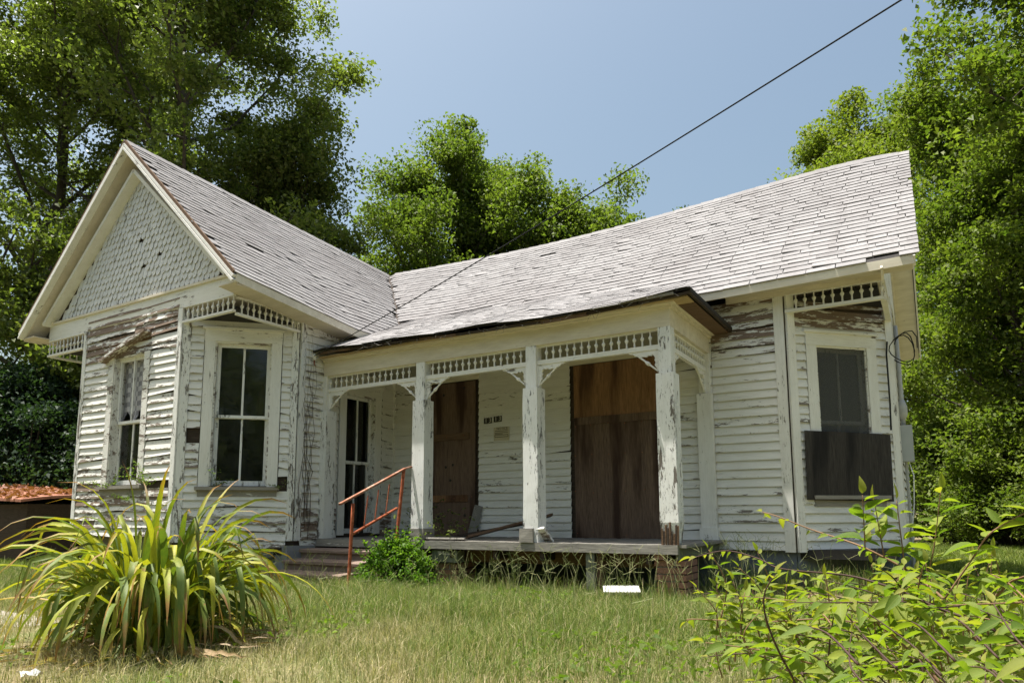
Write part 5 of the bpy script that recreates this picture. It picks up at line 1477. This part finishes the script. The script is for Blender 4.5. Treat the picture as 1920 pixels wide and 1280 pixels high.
def strap(base, az, el, L, W0, droop, kink=None, nseg=12, twist=0.0):
    d = Vector((math.cos(az) * math.cos(el), math.sin(az) * math.cos(el), math.sin(el))); p = Vector(base)
    V = []; A = []; F = []; sl = L / nseg
    hz_ = Vector((-math.sin(az), math.cos(az), 0))
    for i in range(nseg + 1):
        t = i / nseg
        wv = W0 * (0.55 + 0.9 * t if t < 0.5 else 1.0 - 0.15 * (t - 0.5) * 2) * (1 if t < 0.72 else max(0.03, ((1 - t) / 0.28) ** 0.8))
        s = (hz_ * math.cos(twist * t) + Vector((0, 0, 1)) * math.sin(twist * t)); s = (s - d * s.dot(d)).normalized()
        nn = s.cross(d); nn = -nn if nn.z < 0 else nn
        V += [p - s * wv / 2 + nn * wv * 0.22, p, p + s * wv / 2 + nn * wv * 0.22]; A += [t] * 3
        if i < nseg:
            if kink and abs(t - kink) < 0.5 / nseg: d = (d + Vector((0, 0, -2.6))).normalized()
            d = (d + Vector((0, 0, -droop * (0.35 + 1.3 * t) / nseg))).normalized()
            p = p + d * sl
            if p.z < GZ + 0.04: p.z = GZ + 0.04 + random.uniform(0, 0.02); d.z = abs(d.z) * 0.15; d.normalize()
    for i in range(nseg):
        a = i * 3; F += [(a, a + 1, a + 4, a + 3), (a + 1, a + 2, a + 5, a + 4)]
    return V, F, A
def add_strap(V, F, A, mat, P0=(-2.30, -4.02, GZ)):
    m = MB(); m.add(V, F); me = m.mesh('leaf'); me.polygons.foreach_set('use_smooth', [True] * len(me.polygons))
    at = me.attributes.new('along', 'FLOAT', 'POINT'); at.data.foreach_set('value', A)
    obj('leaf', me, mat, lily)
random.seed(303)
LX, LY = -2.27, -4.00
Rdir = math.atan2(_r2.y, _r2.x)          # picture right, as an azimuth
for i in range(420):
    r_ = 0.30 * math.sqrt(random.random()); a = random.random() * 6.283
    bx, by = LX + r_ * math.cos(a), LY + r_ * math.sin(a)
    az = a + random.gauss(0, 0.6); u_ = random.random()
    if u_ < 0.60:   # inner upright, drooping over
        V, F, A = strap((bx, by, GZ), az, random.uniform(1.26, 1.56), random.uniform(0.85, 1.36), random.uniform(0.027, 0.048), random.uniform(2.8, 5.6), random.uniform(0.45, 0.75) if random.random() < 0.34 else None, twist=random.gauss(0, 0.9))
        add_strap(V, F, A, S_YEL if random.random() < 0.34 else S_GRN)
    elif u_ < 0.82:  # outer fountain leaves
        V, F, A = strap((bx, by, GZ), az, random.uniform(0.95, 1.35), random.uniform(0.55, 0.85), random.uniform(0.024, 0.042), random.uniform(3.4, 6.0), random.uniform(0.4, 0.7) if random.random() < 0.3 else None, twist=random.gauss(0, 1.1))
        add_strap(V, F, A, S_YEL if random.random() < 0.3 else S_GRN)
    else:            # dead leaves at the base
        V, F, A = strap((bx, by, GZ), az, random.uniform(0.3, 1.1), random.uniform(0.5, 1.0), random.uniform(0.012, 0.028), random.uniform(4.0, 7.0), 0.4 if random.random() < 0.4 else None, twist=random.gauss(0, 2.5))
        add_strap(V, F, A, S_DED)
# the long leaves that stand out of the clump
for (az_, el_, L_, W_, dr, kk, mat) in ((Rdir + 3.05, 0.95, 1.5, 0.034, 2.7, None, S_YEL), (Rdir + 2.75, 1.05, 1.55, 0.034, 2.6, None, S_YEL), (Rdir + 0.05, 1.05, 1.45, 0.026, 3.0, None, S_YEL), (Rdir - 0.1, 1.25, 1.2, 0.03, 1.4, 0.72, S_GRN), (Rdir + 0.5, 1.2, 1.3, 0.034, 1.7, 0.7, S_YEL),
                                       (Rdir + 2.4, 1.3, 1.5, 0.044, 2.9, None, S_YEL), (Rdir + 1.2, 1.35, 1.35, 0.040, 1.6, None, S_YEL), (Rdir + 3.3, 0.8, 1.4, 0.036, 2.2, None, S_DED), (Rdir - 0.9, 1.2, 1.35, 0.046, 3.3, 0.6, S_GRN), (Rdir - 1.3, 1.25, 1.3, 0.046, 3.0, 0.55, S_GRN), (Rdir - 2.4, 1.1, 1.5, 0.042, 2.8, None, S_YEL), (Rdir + 2.9, 1.2, 1.5, 0.036, 2.3, 0.8, S_YEL)):
    V, F, A = strap((LX + 0.15 * math.cos(az_), LY + 0.15 * math.sin(az_), GZ), az_, el_, L_, W_, dr, kk, 16)
    add_strap(V, F, A, mat)

# ------------------------------------------------------------------ foreground shrub, lower right
shrub = empty('leafy_shrub', (2.05, -4.75, GZ))
tag(shrub, 'leafy green shrub with arching reddish twigs in the lower right foreground', 'shrub')
def pix(x, y, z):
    return CAM + (_f + _r2 * ((x - 976.5) / 1287.04) - _u2 * ((y - 800.6) / 1287.04)) * z
def shrubleaf(kind):
    n = 6; V = []; F = []
    hw = {0: 0.21, 1: 0.24, 2: 0.19}[kind]; cv = {0: 0.16, 1: 0.30, 2: 0.05}[kind]
    for i in range(n + 1):
        t = i / n; wv = hw * (math.sin(math.pi * t ** 0.72) ** 0.9) * (1 - 0.25 * t) + 0.004
        z = -cv * t * t
        V += [(t, wv, z + wv * 0.55), (t, 0, z), (t, -wv, z + wv * 0.55)]
    for i in range(n): a = i * 3; F += [(a, a + 3, a + 4, a + 1), (a + 1, a + 4, a + 5, a + 2)]
    me = bpy.data.meshes.new('leaf'); me.from_pydata(V, [], F); me.update()
    me.polygons.foreach_set('use_smooth', [True] * len(me.polygons))
    return me, V, F
def shrubmat(name, stops):
    t = NT(name); g = t.n('ShaderNodeNewGeometry'); oi = t.n('ShaderNodeObjectInfo')
    r = t.math('FRACT', t.math('ADD', g.outputs['Random Per Island'], t.math('MULTIPLY', oi.outputs['Random'], 5.37)))
    c = t.ramp(r, stops)
    tc = t.n('ShaderNodeTexCoord'); sp = t.n('ShaderNodeSeparateXYZ'); t.l(tc.outputs['Object'], sp.inputs[0])
    rib = t.ramp(t.math('ABSOLUTE', sp.outputs['Y']), [(0.0, 1.0), (0.02, 0.0)])
    vein = t.ramp(t.math('FRACT', t.math('MULTIPLY', t.math('ADD', sp.outputs['X'], t.math('MULTIPLY', t.math('ABSOLUTE', sp.outputs['Y']), -0.8)), 7.0)), [(0.0, 1.0), (0.10, 0.0), (1.0, 0.0)])
    spot = t.ramp(t.noise(t.coords((1, 1, 1), 40), 5.5, 5, 0.7), [(0.64, 0.0), (0.72, 0.7)]); c = t.cmix(spot, c, (0.22, 0.15, 0.05))
    c2 = t.cmix(t.math('MAXIMUM', t.math('MULTIPLY', rib, 0.5), t.math('MULTIPLY', vein, 0.25)), c, (0.26, 0.30, 0.09))
    p = t.n('ShaderNodeBsdfPrincipled'); t.l(c2, p.inputs['Base Color']); p.inputs['Roughness'].default_value = 0.6; p.inputs['Specular IOR Level'].default_value = 0.22
    tl = t.n('ShaderNodeBsdfTranslucent'); t.l(t.cmix(1.0, c2, (1.4, 1.6, 0.35), 'MULTIPLY'), tl.inputs[0])
    m = t.n('ShaderNodeMixShader'); m.inputs[0].default_value = 0.48
    t.l(p.outputs[0], m.inputs[1]); t.l(tl.outputs[0], m.inputs[2]); t.l(m.outputs[0], t.out.inputs['Surface'])
    return t.m
SH_G = shrubmat('shrub_leaf', [(0.0, (0.095, 0.155, 0.026)), (0.5, (0.165, 0.225, 0.036)), (1.0, (0.25, 0.29, 0.050))])
SH_Y = shrubmat('shrub_leaf_young', [(0.0, (0.17, 0.22, 0.035)), (1.0, (0.27, 0.26, 0.06))])
SLV = [shrubleaf(k) for k in range(3)]
SLG = []; SLY = []
for me, V, F in SLV:
    a = me; a.materials.append(SH_G); SLG.append(a); b_ = me.copy(); b_.materials[0] = SH_Y; SLY.append(b_)
TWIG = flat('reddish_twig', (0.22, 0.13, 0.075), 0.7, 0.35, 30)
TWIGD = flat('dark_twig', (0.07, 0.04, 0.032), 0.7, 0.35, 30)
items = []
random.seed(808)
def smooth(pts, n=6):
    out = []
    for i in range(len(pts) - 1):
        p0, p1, p2, p3 = pts[max(0, i - 1)], pts[i], pts[i + 1], pts[min(len(pts) - 1, i + 2)]
        for k in range(n):
            t = k / n
            out.append(0.5 * ((2 * p1) + (p2 - p0) * t + (2 * p0 - 5 * p1 + 4 * p2 - p3) * t * t + (3 * p1 - p0 - 3 * p2 + p3) * t ** 3))
    return out + [pts[-1]]
def twig(pts, r0, r1, mat, step, lsize, upright=False, start=0.0, young=0.15):
    P = smooth([Vector(p) for p in pts]); n = len(P)
    m = MB(); m.tube(P, [r0 + (r1 - r0) * i / (n - 1) for i in range(n)], 6); m.build('twig', mat, shrub, smooth=True)
    s = 0; nxt = start; side = 1; total = sum((P[i + 1] - P[i]).length for i in range(n - 1))
    for i in range(n - 1):
        seg = P[i + 1] - P[i]; L = seg.length
        while nxt <= s + L:
            q = P[i] + seg * ((nxt - s) / max(L, 1e-6)); d = seg.normalized(); u = nxt / total
            sd = d.cross(Vector((0, 0, 1))); sd = sd.normalized() if sd.length > 0.1 else _r2.copy()
            if upright: sd = (_r2 * math.cos(0.5 * random.gauss(0, 1)) + _f * math.sin(0.9 * random.gauss(0, 1))).normalized()
            dr = d * random.uniform(0.2, 0.6) + sd * side * random.uniform(0.6, 1.0) + Vector((0, 0, random.uniform(-0.75, 0.05) if not upright else random.uniform(-0.25, 0.25)))
            sz = lsize * random.uniform(0.45, 1.08) * (1.0 if u < 0.8 else 0.6)
            items.append((q, dr.normalized(), sz, random.random() < young or u > 0.9))
            side = -side; nxt += step * random.uniform(0.7, 1.35)
        s += L
    items.append((P[-1], (P[-1] - P[-2]).normalized() + Vector((0, 0, 0.2)), lsize * 0.55, True))
def px(L, z0, z1): return [pix(x, y, z0 + (z1 - z0) * i / (len(L) - 1)) for i, (x, y) in enumerate(L)]
root = Vector((2.05, -4.75, GZ))
twig([root, pix(1870, 1330, 1.95)] + px([(1803, 1160), (1771, 1124), (1732, 1091), (1697, 1066), (1622, 1027), (1573, 1009), (1523, 993), (1456, 967), (1430, 960)], 2.05, 2.6), 0.0065, 0.0018, TWIG, 0.034, 0.078, start=0.95, young=0.12)
for L in ([(1622, 1027), (1620, 985), (1617, 928)], [(1658, 1045), (1650, 1000), (1640, 942)], [(1697, 1066), (1690, 1010), (1681, 938)], [(1736, 1091), (1750, 1032), (1757, 980), (1764, 920)]):
    twig(px(L, 2.25, 2.22), 0.0026, 0.0013, TWIG, 0.019, 0.102, True, 0.015, 0.05)
twig(px([(1771, 1122), (1821, 1050), (1856, 1000), (1913, 966), (1950, 950)], 2.1, 1.95), 0.003, 0.0015, TWIG, 0.020, 0.104, True, 0.02, 0.05)
twig(px([(1842, 1150), (1888, 1096), (1916, 1082), (1960, 1070)], 2.0, 1.8), 0.004, 0.002, TWIG, 0.030, 0.070, False, 0.02)
twig([root, pix(1990, 1260, 1.7)] + px([(1895, 1197), (1824, 1163), (1760, 1140), (1700, 1112), (1640, 1091), (1580, 1077), (1467, 1066), (1420, 1046), (1360, 1032), (1300, 1045)], 1.75, 2.25), 0.0055, 0.0016, TWIGD, 0.032, 0.084, start=0.95, young=0.3)
twig([root, pix(1800, 1330, 1.8)] + px([(1760, 1277), (1729, 1241), (1686, 1202), (1651, 1172), (1622, 1146), (1573, 1130), (1500, 1105)], 1.85, 2.05), 0.0055, 0.0016, TWIG, 0.030, 0.080, start=0.75)
twig([root] + px([(1729, 1273), (1665, 1241), (1608, 1225), (1566, 1209), (1481, 1183), (1400, 1160)], 1.8, 2.1), 0.005, 0.0016, TWIGD, 0.030, 0.076, start=0.7)
twig([pix(1540, 1400, 1.75)] + px([(1491, 1280), (1467, 1234), (1445, 1185), (1433, 1142), (1435, 1107), (1452, 1078)], 1.75, 1.7), 0.0034, 0.0016, TWIGD, 0.024, 0.072, True, 0.1, 0.5)
twig(px([(1740, 1250), (1640, 1250), (1500, 1262), (1420, 1275)], 1.85, 2.0), 0.004, 0.002, TWIGD, 0.032, 0.066)
twig(px([(1560, 1280), (1450, 1230), (1380, 1225), (1330, 1230)], 2.0, 2.2), 0.003, 0.0015, TWIGD, 0.034, 0.062, young=0.4)
twig(px([(1651, 1172), (1540, 1160), (1430, 1165), (1300, 1160), (1290, 1165)], 2.1, 2.4), 0.003, 0.0015, TWIG, 0.036, 0.060, young=0.5)
for k in range(66):
    x0 = random.uniform(1450, 1980); y0 = random.uniform(1120, 1350); z = random.uniform(1.7, 2.3)
    dx = random.uniform(-240, 60); dy = random.uniform(-110, 10)
    twig(px([(x0, y0), (x0 + dx * 0.5, y0 + dy * 0.65), (x0 + dx, y0 + dy)], z, z + random.uniform(-0.2, 0.35)), 0.0026, 0.0012, random.choice([TWIG, TWIGD]), 0.024, random.uniform(0.062, 0.088), random.random() < 0.4, 0.0, 0.22)
for k in range(52):     # upright leafy shoots
    x0 = random.uniform(1340, 1900); y0 = random.uniform(1150, 1290); z = random.uniform(1.9, 2.5); h = random.uniform(70, 150)
    twig(px([(x0, y0), (x0 + random.uniform(-25, 10), y0 - h * 0.5), (x0 + random.uniform(-45, 15), y0 - h)], z, z), 0.0026, 0.0012, TWIG, 0.018, random.uniform(0.058, 0.080), True, 0.01, 0.15)
for k in range(30):
    x0 = random.uniform(1600, 2000); y0 = random.uniform(1230, 1420); z = random.uniform(1.25, 1.7)
    twig(px([(x0, y0), (x0 - 60, y0 - 60), (x0 - random.uniform(60, 170), y0 - random.uniform(60, 130))], z, z + 0.2), 0.003, 0.0013, TWIGD, 0.028, random.uniform(0.065, 0.085), False, 0.0, 0.15)
def leaf_M(it):
    q, d, sz, yg = it
    d = d.normalized(); up = Vector((random.gauss(0, .5), random.gauss(0, .5), 1)); s = up.cross(d); s = s.normalized(); nn = d.cross(s)
    return frame(q + d * 0.006, d * sz, s * sz, nn * sz)
items.sort(key=lambda it: -it[2] / max(0.4, (it[0] - CAM).length))
acc = {0: MB(), 1: MB()}
for i, it in enumerate(items):
    M = leaf_M(it); k = random.randrange(3)
    if i < 300: obj('leaf', (SLY if it[3] else SLG)[k], None, shrub, M)
    else: acc[1 if it[3] else 0].add(SLV[k][1], SLV[k][2], M)
for k in (0, 1):
    if acc[k].v: tag(acc[k].build('leaves', SH_Y if k else SH_G, shrub, smooth=True), kind='stuff')
